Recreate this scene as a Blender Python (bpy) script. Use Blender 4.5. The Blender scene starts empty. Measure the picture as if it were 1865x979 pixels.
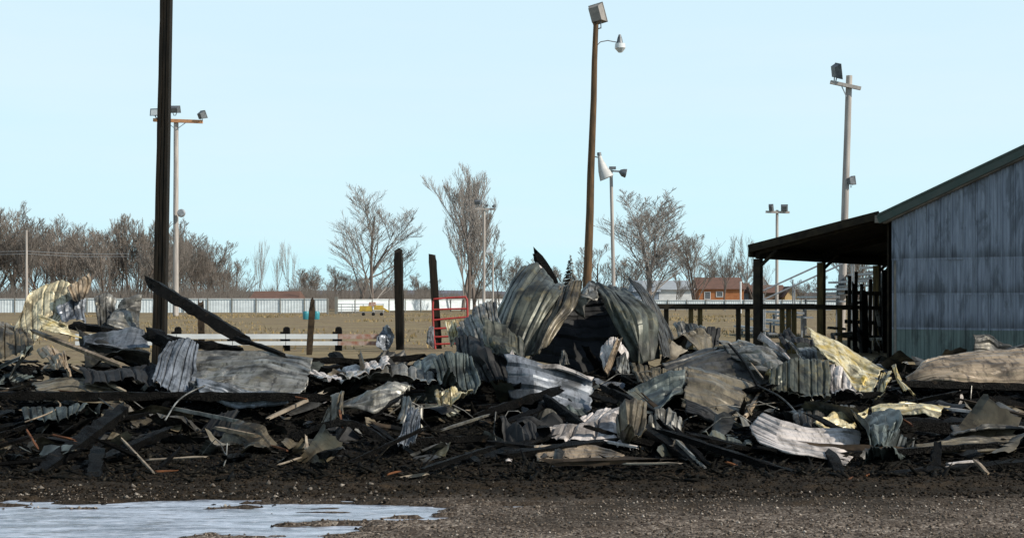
import bpy, math, random
import numpy as np
from mathutils import Vector
R = math.radians
S = bpy.context.scene
COL = S.collection
rng = np.random.default_rng(7)
random.seed(7)

# ------------------------------------------------------------------ camera
F = 1500.0            # focal length of the photograph in its own pixels
CX, HY, CZ = 537.0, 341.0, 1.6
cam = bpy.data.cameras.new('camera')
cam_o = bpy.data.objects.new('camera', cam)
COL.objects.link(cam_o)
S.camera = cam_o
cam_o.location = (0, 0, CZ)
cam_o.rotation_euler = (R(90), 0, 0)
cam.sensor_width = 36
cam.clip_start = 0.1
cam.clip_end = 9000
FIT = 'FILL'
if FIT == 'FILL':
    W = 1122.0
    cam.lens = F / W * 36
    cam.shift_x = 0.0
    cam.shift_y = (HY - 308.5) / W
else:
    W = 1865.0
    cam.lens = F / W * 36
    cam.shift_x = (932.5 - CX) / W
    cam.shift_y = -(489.5 - HY) / W

# ------------------------------------------------------------------ sky, sun, exposure
SUN_EL, SUN_AZ = R(36), R(-24)          # azimuth measured from +X towards +Y
world = bpy.data.worlds.new('World')
S.world = world
world.use_nodes = True
nt = world.node_tree
bg = nt.nodes['Background']
sky = nt.nodes.new('ShaderNodeTexSky')
sky.sky_type = 'NISHITA'
sky.sun_disc = False
sky.sun_elevation = SUN_EL
sky.sun_rotation = math.pi / 2 - SUN_AZ
sky.altitude = 200
sky.air_density = 1.0
sky.dust_density = 1.0
sky.ozone_density = 1.6
bg.inputs['Strength'].default_value = 0.10
# thin bright winter haze over the lower sky, clearing to the blue overhead
tc = nt.nodes.new('ShaderNodeTexCoord'); sp_ = nt.nodes.new('ShaderNodeSeparateXYZ')
nt.links.new(tc.outputs['Generated'], sp_.inputs[0])
cr_ = nt.nodes.new('ShaderNodeValToRGB')
el = cr_.color_ramp.elements
el[0].position = 0.0; el[0].color = (.66, .90, .97, 1)
el[1].position = .07; el[1].color = (.59, .92, 1.0, 1)
for p_, c_ in ((.125, (.64, .91, 1.0, 1)), (.20, (.67, .88, .98, 1)), (.45, (.60, .80, .95, 1))):
    e_ = el.new(p_); e_.color = c_
nt.links.new(sp_.outputs['Z'], cr_.inputs[0])
sc_ = nt.nodes.new('ShaderNodeVectorMath'); sc_.operation = 'SCALE'; sc_.inputs['Scale'].default_value = 10.3
# faint uneven high cloud
nz2 = nt.nodes.new('ShaderNodeTexNoise'); nz2.inputs['Scale'].default_value = 1.6; nz2.inputs['Detail'].default_value = 6; nz2.inputs['Roughness'].default_value = .6
mp2_ = nt.nodes.new('ShaderNodeMapping'); mp2_.inputs['Scale'].default_value = (1, 1, 7); mp2_.inputs['Rotation'].default_value = (0.12, 0.05, 0)
nt.links.new(tc.outputs['Generated'], mp2_.inputs[0]); nt.links.new(mp2_.outputs[0], nz2.inputs['Vector'])
cm_ = nt.nodes.new('ShaderNodeMapRange'); cm_.inputs[1].default_value = .45; cm_.inputs[2].default_value = .75; cm_.inputs[4].default_value = .55
nt.links.new(nz2.outputs['Fac'], cm_.inputs[0])
cl_ = nt.nodes.new('ShaderNodeMix'); cl_.data_type = 'RGBA'; cl_.inputs[7].default_value = (.76, .90, .96, 1)
nt.links.new(cm_.outputs[0], cl_.inputs[0]); nt.links.new(cr_.outputs[0], cl_.inputs[6])
nt.links.new(cl_.outputs[2], sc_.inputs[0])
nz = nt.nodes.new('ShaderNodeTexNoise'); nz.inputs['Scale'].default_value = 2.2; nz.inputs['Detail'].default_value = 3
mp_ = nt.nodes.new('ShaderNodeMapping'); mp_.inputs['Scale'].default_value = (1, 1, 5)
nt.links.new(tc.outputs['Generated'], mp_.inputs[0]); nt.links.new(mp_.outputs[0], nz.inputs['Vector'])
ad_ = nt.nodes.new('ShaderNodeMath'); ad_.operation = 'MULTIPLY_ADD'; ad_.inputs[1].default_value = .10
nt.links.new(nz.outputs['Fac'], ad_.inputs[0]); nt.links.new(sp_.outputs['Z'], ad_.inputs[2])
nt.links.new(ad_.outputs[0], cr_.inputs[0])
mr_ = nt.nodes.new('ShaderNodeMapRange'); mr_.interpolation_type = 'SMOOTHSTEP'
mr_.inputs[1].default_value = .26; mr_.inputs[2].default_value = .62; mr_.inputs[3].default_value = 1.0; mr_.inputs[4].default_value = .12
nt.links.new(sp_.outputs['Z'], mr_.inputs[0])
mx_ = nt.nodes.new('ShaderNodeMix'); mx_.data_type = 'RGBA'
nt.links.new(mr_.outputs[0], mx_.inputs[0]); nt.links.new(sky.outputs[0], mx_.inputs[6]); nt.links.new(sc_.outputs[0], mx_.inputs[7])
nt.links.new(mx_.outputs[2], bg.inputs['Color'])
sd = bpy.data.lights.new('sun', 'SUN')
sd.energy = 5.0
sd.angle = R(0.5)
sd.color = (1.0, 0.93, 0.82)
so = bpy.data.objects.new('sun', sd)
COL.objects.link(so)
sv = Vector((math.cos(SUN_EL) * math.cos(SUN_AZ), math.cos(SUN_EL) * math.sin(SUN_AZ), math.sin(SUN_EL)))
so.rotation_euler = (-sv).to_track_quat('-Z', 'Y').to_euler()
S.view_settings.view_transform = 'Standard'
S.view_settings.look = 'None'
S.view_settings.gamma = 1
S.view_settings.exposure = 0.0
S.cycles.max_bounces = 6

# ------------------------------------------------------------------ helpers
def P(px, py, Y):
    return Vector(((px - CX) * Y / F, Y, CZ - (py - HY) * Y / F))

def tag(o, label=None, cat=None, group=None, kind=None):
    if label: o['label'] = label
    if cat: o['category'] = cat
    if group: o['group'] = group
    if kind: o['kind'] = kind
    return o

def empty(name, loc=(0, 0, 0), rz=0.0):
    o = bpy.data.objects.new(name, None)
    o.location = loc
    o.rotation_euler = (0, 0, rz)
    o.empty_display_size = 0.2
    COL.objects.link(o)
    return o

def link(name, me, mat=None, parent=None, loc=None, smooth=None):
    if mat is not None and not me.materials:
        me.materials.append(mat)
    o = bpy.data.objects.new(name, me)
    COL.objects.link(o)
    if parent is not None: o.parent = parent
    if loc is not None: o.location = loc
    if smooth is not None: shade(me, smooth)
    return o

def shade(me, ang):
    me.polygons.foreach_set('use_smooth', np.ones(len(me.polygons), dtype=bool))
    try: me.set_sharp_from_angle(angle=R(ang))
    except Exception: pass

class MB:
    def __init__(s): s.v = []; s.f = []
    def add(s, vs, fs):
        b = len(s.v)
        s.v += [tuple(v) for v in vs]
        s.f += [tuple(i + b for i in f) for f in fs]
        return s
    def box(s, c, d, rot=None, taper=1.0):
        x, y, z = d[0] / 2, d[1] / 2, d[2] / 2
        vs = [Vector(p) for p in ((-x,-y,-z),(x,-y,-z),(x,y,-z),(-x,y,-z),(-x*taper,-y*taper,z),(x*taper,-y*taper,z),(x*taper,y*taper,z),(-x*taper,y*taper,z))]
        if rot is not None: vs = [rot @ v for v in vs]
        c = Vector(c)
        return s.add([v + c for v in vs], [(3,2,1,0),(4,5,6,7),(0,1,5,4),(1,2,6,5),(2,3,7,6),(3,0,4,7)])
    def tube(s, pts, r, n=8, cap=True):
        pts = [Vector(p) for p in pts]
        rr = r if isinstance(r, (list, tuple)) else [r] * len(pts)
        base = len(s.v)
        for i, p in enumerate(pts):
            t = (pts[min(i + 1, len(pts) - 1)] - pts[max(i - 1, 0)]).normalized()
            a = t.cross(Vector((0, 0, 1)) if abs(t.z) < 0.9 else Vector((1, 0, 0))).normalized()
            b = t.cross(a)
            for k in range(n):
                th = 2 * math.pi * k / n
                s.v.append(tuple(p + (a * math.cos(th) + b * math.sin(th)) * rr[i]))
        for i in range(len(pts) - 1):
            for k in range(n):
                k2 = (k + 1) % n
                s.f.append((base + i*n + k, base + (i+1)*n + k, base + (i+1)*n + k2, base + i*n + k2))
        if cap:
            s.f.append(tuple(base + k for k in range(n)))
            s.f.append(tuple(base + (len(pts)-1)*n + k for k in reversed(range(n))))
        return s
    def bar(s, p0, p1, w, h, up=(0, 0, 1)):
        p0, p1 = Vector(p0), Vector(p1)
        t = (p1 - p0).normalized(); u = Vector(up)
        a = t.cross(u).normalized(); b = a.cross(t)
        vs = []
        for p in (p0, p1):
            for sx, sy in ((-1,-1),(1,-1),(1,1),(-1,1)):
                vs.append(p + a * w/2*sx + b * h/2*sy)
        return s.add(vs, [(0,1,2,3),(7,6,5,4),(0,4,5,1),(1,5,6,2),(2,6,7,3),(3,7,4,0)])
    def mesh(s, name):
        me = bpy.data.meshes.new(name)
        me.from_pydata(s.v, [], s.f)
        me.update()
        return me
    def build(s, name, mat, parent=None, loc=None, smooth=None):
        return link(name, s.mesh(name), mat, parent, loc, smooth)

def np_mesh(name, V, Fq, quads=True):
    me = bpy.data.meshes.new(name)
    n = 4 if quads else 3
    me.vertices.add(len(V)); me.vertices.foreach_set('co', np.asarray(V, dtype=np.float32).ravel())
    Fq = np.asarray(Fq, dtype=np.int32)
    me.loops.add(Fq.size); me.loops.foreach_set('vertex_index', Fq.ravel())
    me.polygons.add(len(Fq)); me.polygons.foreach_set('loop_start', np.arange(0, Fq.size, n, dtype=np.int32))
    me.update(calc_edges=True)
    me.validate()
    return me

# value noise in numpy
_T = rng.random((256, 256))
def vnoise(x, y):
    x = np.asarray(x, float); y = np.asarray(y, float)
    xi = np.floor(x).astype(int); yi = np.floor(y).astype(int)
    fx = x - xi; fy = y - yi
    fx = fx*fx*(3-2*fx); fy = fy*fy*(3-2*fy)
    a = _T[xi & 255, yi & 255]; b = _T[(xi+1) & 255, yi & 255]
    c = _T[xi & 255, (yi+1) & 255]; d = _T[(xi+1) & 255, (yi+1) & 255]
    return (a*(1-fx)+b*fx)*(1-fy) + (c*(1-fx)+d*fx)*fy
def fbm(x, y, o=4):
    s = 0; a = 0.5
    for i in range(o):
        s = s + a * (vnoise(x * 2**i + 17.3*i, y * 2**i + 9.1*i) - 0.5) * 2
        a *= 0.5
    return s

# ------------------------------------------------------------------ materials
def new_mat(name):
    m = bpy.data.materials.new(name)
    m.use_nodes = True
    t = m.node_tree
    return m, t, t.nodes['Principled BSDF']

def nd(t, typ, **k):
    n = t.nodes.new(typ)
    for a, b in k.items():
        if a in n.inputs: n.inputs[a].default_value = b
        else: setattr(n, a, b)
    return n

def noise(t, co, scale, detail=4, rough=0.55, dist=0.0):
    n = nd(t, 'ShaderNodeTexNoise', Scale=scale, Detail=detail, Roughness=rough, Distortion=dist)
    t.links.new(co, n.inputs['Vector'])
    return n.outputs['Fac']

def ramp(t, src, a, b):
    n = nd(t, 'ShaderNodeMapRange'); n.inputs[1].default_value = a; n.inputs[2].default_value = b
    t.links.new(src, n.inputs[0]); return n.outputs[0]

def mix(t, f, a, b):
    n = nd(t, 'ShaderNodeMix', data_type='RGBA')
    for src, i in ((f, 0), (a, 6), (b, 7)):
        if isinstance(src, (int, float)): n.inputs[i].default_value = src
        elif isinstance(src, tuple): n.inputs[i].default_value = (*src, 1)
        else: t.links.new(src, n.inputs[i])
    return n.outputs[2]

def mul(t, a, b):
    n = nd(t, 'ShaderNodeMath', operation='MULTIPLY')
    for s, i in ((a, 0), (b, 1)):
        if isinstance(s, (int, float)): n.inputs[i].default_value = s
        else: t.links.new(s, n.inputs[i])
    return n.outputs[0]

def bump(t, bs, h, strength=0.4, dist=0.01):
    b = nd(t, 'ShaderNodeBump', Strength=strength, Distance=dist)
    t.links.new(h, b.inputs['Height']); t.links.new(b.outputs[0], bs.inputs['Normal'])

def coords(t, sc=(1, 1, 1), rnd=True):
    tc = nd(t, 'ShaderNodeTexCoord')
    mp = nd(t, 'ShaderNodeMapping'); mp.inputs['Scale'].default_value = sc
    t.links.new(tc.outputs['Object'], mp.inputs['Vector'])
    if rnd:
        oi = nd(t, 'ShaderNodeObjectInfo')
        vm = nd(t, 'ShaderNodeVectorMath', operation='SCALE'); vm.inputs[0].default_value = (37, 53, 29)
        t.links.new(oi.outputs['Random'], vm.inputs['Scale'])
        t.links.new(vm.outputs[0], mp.inputs['Location'])
    return mp.outputs[0]

def simple(name, a, b=None, scale=3.0, rough=0.7, metal=0.0, sc=(1, 1, 1), bs_=0.2, lo=.35, hi=.65):
    m, t, p = new_mat(name)
    co = coords(t, sc)
    n = noise(t, co, scale, 6)
    t.links.new(mix(t, ramp(t, n, lo, hi), a, b or tuple(x*.7 for x in a)), p.inputs['Base Color'])
    p.inputs['Roughness'].default_value = rough; p.inputs['Metallic'].default_value = metal
    if rough >= .7: p.inputs['Specular IOR Level'].default_value = .12
    if bs_: bump(t, p, noise(t, co, scale*4, 5), bs_, 0.02)
    return m

def sheet_mat(name, paint, scorch, third, amt=0.5, amt3=0.35, rough=0.45, metal=0.25, spk=0.5):
    """burnt painted sheet steel: paint, soot, ash or rust blotches, char specks, drips"""
    m, t, p = new_mat(name)
    co = coords(t)
    n1 = noise(t, co, 2.2, 8, 0.62, 0.6)
    n2 = noise(t, co, 4.1, 7, 0.6, 1.2)
    cs = coords(t, (9, 1.4, 2.2))
    n3 = noise(t, cs, 2.0, 6, 0.65)
    n4 = noise(t, co, 26, 4, 0.7)
    c = mix(t, ramp(t, n1, amt + .10, amt - .14), paint, scorch)
    c = mix(t, ramp(t, n2, 1 - amt3 - .12, 1 - amt3 + .12), c, third)
    c = mix(t, mul(t, ramp(t, n3, .50, .66), .75), c, tuple(x*.30 for x in scorch))
    n5 = noise(t, co, 1.1, 5, .6, 1.5)
    c = mix(t, mul(t, ramp(t, n5, .50, .62), .8), c, tuple(x*.22+.004 for x in scorch))
    n6 = noise(t, co, 9, 6, .75, .8)
    c = mix(t, mul(t, ramp(t, n6, .56, .68), .5), c, tuple(min(1, x*1.35) for x in paint))
    c = mix(t, mul(t, ramp(t, n4, .60, .70), spk), c, (.012, .011, .010))
    t.links.new(c, p.inputs['Base Color'])
    mr = nd(t, 'ShaderNodeMapRange'); mr.inputs[1].default_value = .3; mr.inputs[2].default_value = .7
    mr.inputs[3].default_value = rough + .22; mr.inputs[4].default_value = rough - .12
    t.links.new(n1, mr.inputs[0]); t.links.new(mr.outputs[0], p.inputs['Roughness'])
    p.inputs['Metallic'].default_value = metal
    bump(t, p, n6, 0.15, 0.008)
    return m

M = {}
M['cream'] = sheet_mat('cream_sheet', (.66, .59, .40), (.22, .17, .09), (.40, .30, .12), .42, .32, spk=.5)
M['ochre'] = sheet_mat('ochre_sheet', (.66, .60, .42), (.22, .17, .08), (.46, .33, .07), .42, .45, spk=.5)
M['galv'] = sheet_mat('grey_sheet', (.30, .29, .26), (.06, .057, .048), (.16, .14, .085), .5, .35, metal=.4)
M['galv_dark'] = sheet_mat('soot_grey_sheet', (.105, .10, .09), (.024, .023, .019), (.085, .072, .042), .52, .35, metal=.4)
M['blue'] = sheet_mat('blue_grey_sheet', (.22, .24, .27), (.055, .062, .07), (.12, .125, .13), .47, .3, metal=.3, spk=.8)
M['pink'] = sheet_mat('pink_white_sheet', (.58, .52, .48), (.28, .24, .205), (.42, .375, .35), .36, .3, metal=.05, spk=.3)
M['green'] = sheet_mat('green_grey_sheet', (.115, .12, .095), (.03, .032, .024), (.19, .155, .07), .5, .33, metal=.35)
M['brown'] = sheet_mat('brown_scorched_sheet', (.19, .155, .10), (.055, .043, .025), (.12, .115, .095), .5, .35, metal=.2)
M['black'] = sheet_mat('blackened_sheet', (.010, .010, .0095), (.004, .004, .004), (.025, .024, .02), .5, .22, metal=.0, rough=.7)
M['tan'] = sheet_mat('tan_sheet', (.34, .26, .175), (.07, .05, .03), (.18, .12, .06), .45, .3, metal=.1, spk=.4)
M['teal'] = sheet_mat('green_tinted_sheet', (.13, .155, .145), (.04, .048, .042), (.20, .21, .19), .5, .3, metal=.3)

def char_mat():
    m, t, p = new_mat('charred_wood')
    co = coords(t)
    v = nd(t, 'ShaderNodeTexVoronoi', Scale=26.0)
    cw = nd(t, 'ShaderNodeVectorMath', operation='ADD'); nv_ = nd(t, 'ShaderNodeTexNoise', Scale=7.0, Detail=4.0); t.links.new(co, nv_.inputs['Vector'])
    t.links.new(co, cw.inputs[0]); t.links.new(nv_.outputs['Color'], cw.inputs[1]); t.links.new(cw.outputs[0], v.inputs['Vector'])
    n = noise(t, co, 5, 8, .6)
    c = mix(t, ramp(t, n, .40, .75), (.0025, .0025, .0022), (.013, .0115, .0095))
    c = mix(t, mul(t, ramp(t, noise(t, co, 11, 5), .62, .74), .5), c, (.10, .07, .045))
    t.links.new(c, p.inputs['Base Color']); p.inputs['Roughness'].default_value = .55; p.inputs['Specular IOR Level'].default_value = .12
    bump(t, p, v.outputs['Distance'], 1.0, .06)
    return m
M['char'] = char_mat()
M['charwood'] = simple('half_burnt_wood', (.009, .008, .007), (.06, .042, .026), 5, .8, sc=(1, 1, 1))
M['palewood'] = simple('pale_broken_wood', (.34, .29, .22), (.16, .13, .10), 6, .75)
M['rawwood'] = simple('orange_split_wood', (.17, .07, .03), (.05, .022, .014), 9, .8)
M['pole_dark'] = simple('blackened_pole', (.007, .007, .006), (.022, .017, .012), 4, .75, sc=(6, 6, .5))
M['pole_brown'] = simple('brown_pole', (.16, .095, .05), (.07, .05, .032), 4, .8, sc=(5, 5, .5))
M['pole_pale'] = simple('weathered_pole', (.46, .42, .38), (.30, .27, .25), 2, .85, sc=(4, 4, .3))
M['crossarm'] = simple('orange_crossarm', (.55, .28, .14), (.38, .20, .11), 4, .8)
M['lamp_metal'] = simple('floodlight_housing', (.17, .18, .19), (.09, .10, .11), 6, .5, .4)
M['lamp_tan'] = simple('tan_lamp_housing', (.30, .27, .24), (.22, .20, .18), 6, .55, .2)
M['lens'] = simple('pale_lamp_glass', (.75, .77, .76), (.6, .62, .62), 5, .15)
M['white'] = simple('white_paint', (.72, .74, .74), (.58, .60, .61), 1.2, .6)
M['horn'] = simple('weathered_horn', (.60, .60, .58), (.42, .42, .40), 6, .6)
M['fence_white'] = simple('fence_panel', (.70, .76, .78), (.56, .61, .63), .8, .6, sc=(1, 1, 3))
M['fence_post'] = simple('fence_post', (.22, .22, .20), None, 3, .8)
M['red'] = simple('red_gate_paint', (.42, .04, .035), (.28, .035, .03), 5, .45)
M['yellow'] = simple('yellow_paint', (.55, .37, .04), (.30, .21, .05), 3, .5)
M['cyan'] = simple('cyan_plastic', (.04, .27, .32), (.03, .20, .24), 3, .4)
M['rubber'] = simple('rubber', (.02, .02, .02), None, 3, .85)
M['steel'] = simple('dull_steel', (.36, .38, .40), (.24, .25, .26), 5, .5, .5)
M['rust'] = simple('rusty_steel', (.30, .13, .08), (.42, .34, .30), 6, .8)

def bark(name, a, b):
    return simple(name, a, b, 1.5, .9, sc=(2, 2, .6), bs_=0)
M['bark'] = bark('grey_bark', (.20, .165, .145), (.13, .105, .09))
M['bark_dark'] = bark('brown_bark', (.13, .10, .08), (.085, .065, .055))
M['twig'] = bark('grey_twigs', (.29, .265, .245), (.21, .19, .17))
M['twig_dark'] = bark('brown_twigs', (.235, .205, .18), (.16, .138, .118))
M['pine'] = simple('dull_conifer', (.13, .13, .11), (.18, .16, .14), 2, .9)

# ------------------------------------------------------------------ ground
FRONT = np.array([[11.8, -.04], [12.4, .03], [13.3, .04], [14.8, .16], [16.3, .33], [18.4, .56], [20.2, .55], [22.0, .30], [24.0, 0.0]])
def edge_shift(x):
    return .35*np.sin(x*1.1+.6) + .45*fbm(x*.6+3.3, x*0+1.7, 2) - .75*np.exp(-((x-2.6)/1.3)**2)
def heap(x, y):
    """height of the burnt heap above the yard"""
    yy = y - edge_shift(x)*np.clip((17-y)/5, 0, 1)
    h = np.interp(yy, FRONT[:, 0], FRONT[:, 1], left=0, right=0)
    side = np.clip((x+9.5)/2.5, 0, 1) * np.clip((13.5-x)/3, 0, 1)
    h = np.clip(h, 0, None)*side
    m = np.clip(h*6, 0, 1)
    rough = .11*fbm(x*1.3, y*1.3, 3) + .09*fbm(x*4, y*4.6, 4)
    return h + m*rough
def ice_field(x, y):
    """>0 inside the frozen puddle"""
    up = 11.30 + .12*np.sin(x*1.9) + .18*x + .0*y          # far shore
    lo = 8.25 + (x+1.9)*1.33                                # near shore runs from low left up to the tip
    lo = np.where(x < -1.9, 8.35 + (x+1.9)*.9, lo)
    lo = np.maximum(lo, 6.2 + 0*x)
    d = np.minimum(up - y, (y - lo)*.7)
    d = np.minimum(d, (-.85 - x)*.8)
    return d + (.95*fbm(x*.8+4, y*3.6, 5) + .75*fbm(x*2.3, y*9+5, 4))*np.clip(1.3+x*.12, .8, 1.35) - .05
def ground_h(x, y):
    near = np.clip((26-y)/6, 0, 1)
    h = .020*fbm(x*.8, y*.8, 3)*near + .012*fbm(x*6, y*6, 3)*near + .006*fbm(x*23, y*23, 2)*near
    for yr_ in (9.35, 10.35):
        h = h - .022*np.exp(-((y-(yr_+.06*x+.10*np.sin(x*.9)))/.11)**2)*(.6+.6*fbm(x*1.5, y*1.5, 2))*np.clip((x+1.2)/1.5, 0, 1)*near
    d = ice_field(x, y)
    h = h - np.clip(d*.10, -.016, .034)*near + np.where(d > 0, .046*fbm(x*1.4, y*7.5, 4), 0)*near
    h = h + heap(x, y)
    far = np.clip((y-30)/100, 0, 1)
    h = h + far*.12*fbm(x*.06, y*.06, 3)
    return h
def axis(segs):
    out = []
    for a, b, st in segs:
        out.append(np.arange(a, b, st))
    return np.concatenate(out + [np.array([segs[-1][1]])])
gx = axis([(-4000, -400, 300), (-400, -60, 20), (-60, -12, 2), (-12, -6.2, .18), (-6.2, 5.6, .034), (5.6, 15, .12), (15, 60, 2), (60, 400, 20), (400, 4000, 300)])
gy = axis([(-60, 0, 5), (0, 2.5, .2), (2.5, 13.0, .04), (13.0, 26, .09), (26, 60, .8), (60, 200, 3), (200, 1000, 50), (1000, 7000, 500)])
GX, GY = np.meshgrid(gx, gy)
GZ = ground_h(GX, GY)
nx, ny = len(gx), len(gy)
idx = np.arange(nx*ny).reshape(ny, nx)
Fq = np.stack([idx[:-1, :-1], idx[:-1, 1:], idx[1:, 1:], idx[1:, :-1]], -1).reshape(-1, 4)
gme = np_mesh('ground', np.stack([GX, GY, GZ], -1).reshape(-1, 3), Fq)

def ground_mat():
    m, t, p = new_mat('yard_ground')
    tc = nd(t, 'ShaderNodeTexCoord'); co = tc.outputs['Object']
    sep = nd(t, 'ShaderNodeSeparateXYZ'); t.links.new(co, sep.inputs[0])
    y, z = sep.outputs['Y'], sep.outputs['Z']
    n_l = noise(t, co, .8, 5); n_m = noise(t, co, 4, 6); n_f = noise(t, co, 40, 4, .7)
    def off(src, n, amp):
        a = nd(t, 'ShaderNodeMath', operation='MULTIPLY_ADD'); t.links.new(n, a.inputs[0]); a.inputs[1].default_value = amp
        t.links.new(src, a.inputs[2]); return a.outputs[0]
    v = nd(t, 'ShaderNodeTexVoronoi', Scale=46.0, Randomness=1.0); t.links.new(co, v.inputs['Vector'])
    bw = nd(t, 'ShaderNodeRGBToBW'); t.links.new(v.outputs['Color'], bw.inputs[0])
    grav = mix(t, ramp(t, bw.outputs[0], .2, .8), (.045, .034, .027), (.25, .205, .165))
    grav = mix(t, ramp(t, bw.outputs[0], .74, .84), grav, (.34, .29, .24))
    grav = mix(t, mul(t, ramp(t, n_m, .40, .62), .6), grav, (.045, .034, .026))
    wet = ramp(t, z, -.006, -.014)
    grav = mix(t, mul(t, wet, .75), grav, (.022, .017, .013))
    mud = mix(t, ramp(t, n_f, .35, .7), (.008, .007, .005), (.040, .031, .022))
    mud = mix(t, mul(t, ramp(t, n_m, .5, .7), .45), mud, (.075, .050, .028))
    grav = mix(t, mul(t, ramp(t, n_l, .46, .64), .5), grav, mud)
    f1 = ramp(t, off(y, n_l, 2.4), 10.9, 12.3)
    c = mix(t, f1, grav, mud)
    f_ = ramp(t, n_f, .3, .75)
    ash = mix(t, f_, (.003, .003, .003), (.016, .0145, .012))
    xm = mul(t, ramp(t, off(sep.outputs['X'], n_l, 3), -10.5, -8.0), ramp(t, off(sep.outputs['X'], n_l, 3), 16.5, 13.5))
    c = mix(t, mul(t, xm, ramp(t, off(y, n_m, 1.6), 12.9, 13.9)), c, ash)
    n_s = noise(t, co, .25, 6); 
    dirt = mix(t, ramp(t, n_m, .3, .7), (.13, .098, .062), (.26, .205, .13))
    grass = mix(t, ramp(t, n_l, .3, .7), (.17, .14, .075), (.31, .25, .15))
    dirt = mix(t, mul(t, ramp(t, n_s, .42, .58), .7), dirt, grass)
    bk = mul(t, xm, ramp(t, off(y, n_l, 6), 36, 30)); rb = nd(t, 'ShaderNodeMath', operation='SUBTRACT'); rb.inputs[0].default_value = 1.0; t.links.new(bk, rb.inputs[1])
    c = mix(t, mul(t, rb.outputs[0], ramp(t, off(y, n_l, 3), 13.5, 17)), c, dirt)
    c = mix(t, ramp(t, y, 200, 260), c, (.13, .12, .06))
    t.links.new(c, p.inputs['Base Color'])
    p.inputs['Roughness'].default_value = .9
    p.inputs['Specular IOR Level'].default_value = .08
    b = nd(t, 'ShaderNodeMath', operation='MULTIPLY_ADD'); t.links.new(v.outputs['Distance'], b.inputs[0]); b.inputs[1].default_value = -.6
    t.links.new(n_f, b.inputs[2])
    bump(t, p, b.outputs[0], .8, .02)
    return m
M['ground'] = ground_mat()
tag(link('ground', gme, M['ground'], smooth=60), kind='structure')

# frozen puddle: a flat sheet, the gravel rises through it and gives it its shore
def ice_mat():
    m, t, p = new_mat('ice')
    co = coords(t, (1.0, 5.0, 1), rnd=False)
    co2 = coords(t, (1, 2, 1), rnd=False)
    n1 = noise(t, co, 1.3, 8, .65, .8); n2 = noise(t, co2, 9, 6, .7)
    c = mix(t, ramp(t, n1, .38, .60), (.12, .14, .18), (.42, .47, .56))
    c = mix(t, mul(t, ramp(t, n2, .5, .66), .6), c, (.66, .70, .77))
    c = mix(t, mul(t, ramp(t, noise(t, co, 3.3, 7, .7), .54, .62), .8), c, (.07, .065, .06))
    t.links.new(c, p.inputs['Base Color'])
    r = nd(t, 'ShaderNodeMapRange'); r.inputs[1].default_value = .35; r.inputs[2].default_value = .65
    r.inputs[3].default_value = .14; r.inputs[4].default_value = .5
    t.links.new(n2, r.inputs[0]); t.links.new(r.outputs[0], p.inputs['Roughness'])
    bump(t, p, n1, .25, .02)
    return m
M['ice'] = ice_mat()
ix = np.linspace(-9, .4, 190); iy = np.linspace(5.6, 11.3, 110)
IX, IY = np.meshgrid(ix, iy)
IZ = -.012 + .003*fbm(IX*2, IY*5, 3)
D = ice_field(IX, IY)
idi = np.arange(IX.size).reshape(IX.shape)
keep = (D[:-1, :-1] > -.12)
Fi = np.stack([idi[:-1, :-1], idi[:-1, 1:], idi[1:, 1:], idi[1:, :-1]], -1)[keep]
tag(link('frozen_puddle', np_mesh('frozen_puddle', np.stack([IX, IY, IZ], -1).reshape(-1, 3), Fi), M['ice'], smooth=60), kind='structure')

# loose stones, mud clods and char crumbs: nobody could count them
def scatter(name, n, xr, yr, smin, smax, mat, label, flat=.7, zoff=.3, pw=2.2, keepf=None, elong=1.0, ybias=1.0):
    x = rng.uniform(*xr, n); u = rng.random(n)**ybias; y = yr[0] + (yr[1]-yr[0])*u
    if keepf is not None:
        k = keepf(x, y); x, y = x[k], y[k]; n = len(x)
    s = smin + (smax-smin)*rng.random(n)**pw
    oc = np.array([[1,0,0],[0,1,0],[-1,0,0],[0,-1,0],[0,0,1],[0,0,-1],[.7,.7,.5],[-.7,.6,.5]], float)[:6]
    V = oc[None]*(1+rng.uniform(-.35, .35, (n, 6, 1)))
    V = V + rng.uniform(-.25, .25, (n, 6, 3))
    V[:, :, 0] *= elong; V[:, :, 2] *= flat
    a = rng.uniform(0, math.pi*2, n); ca, sa = np.cos(a)[:, None], np.sin(a)[:, None]
    tl = rng.normal(0, .35 if elong > 1.5 else .1, n)[:, None]
    X = V[:, :, 0]*ca - V[:, :, 1]*sa; Yv = V[:, :, 0]*sa + V[:, :, 1]*ca; Z = V[:, :, 2] + V[:, :, 0]*tl
    V = np.stack([X, Yv, Z], -1)*s[:, None, None]
    h = ground_h(x, y)
    V += np.stack([x, y, h + s*zoff*flat], -1)[:, None, :]
    tri = np.array([[0,1,4],[1,2,4],[2,3,4],[3,0,4],[1,0,5],[2,1,5],[3,2,5],[0,3,5]])
    Ft = (tri[None] + (np.arange(n)*6)[:, None, None]).reshape(-1, 3)
    o = link(name, np_mesh(name, V.reshape(-1, 3), Ft, quads=False), mat)
    return tag(o, label, name.replace('_', ' '), kind='stuff')
def speck(name, cols, rough=.85):
    """colour varies stone by stone with a fine 3-D noise"""
    m, t, p = new_mat(name)
    tc = nd(t, 'ShaderNodeTexCoord')
    wn = nd(t, 'ShaderNodeTexWhiteNoise'); 
    sn = nd(t, 'ShaderNodeVectorMath', operation='SNAP'); t.links.new(tc.outputs['Object'], sn.inputs[0]); sn.inputs[1].default_value = (.024,)*3
    t.links.new(sn.outputs[0], wn.inputs['Vector'])
    c = mix(t, wn.outputs['Value'], cols[0], cols[1])
    c = mix(t, ramp(t, wn.outputs['Value'], .88, .98), c, cols[2])
    t.links.new(c, p.inputs['Base Color']); p.inputs['Roughness'].default_value = rough; p.inputs['Specular IOR Level'].default_value = .1
    return m
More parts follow.
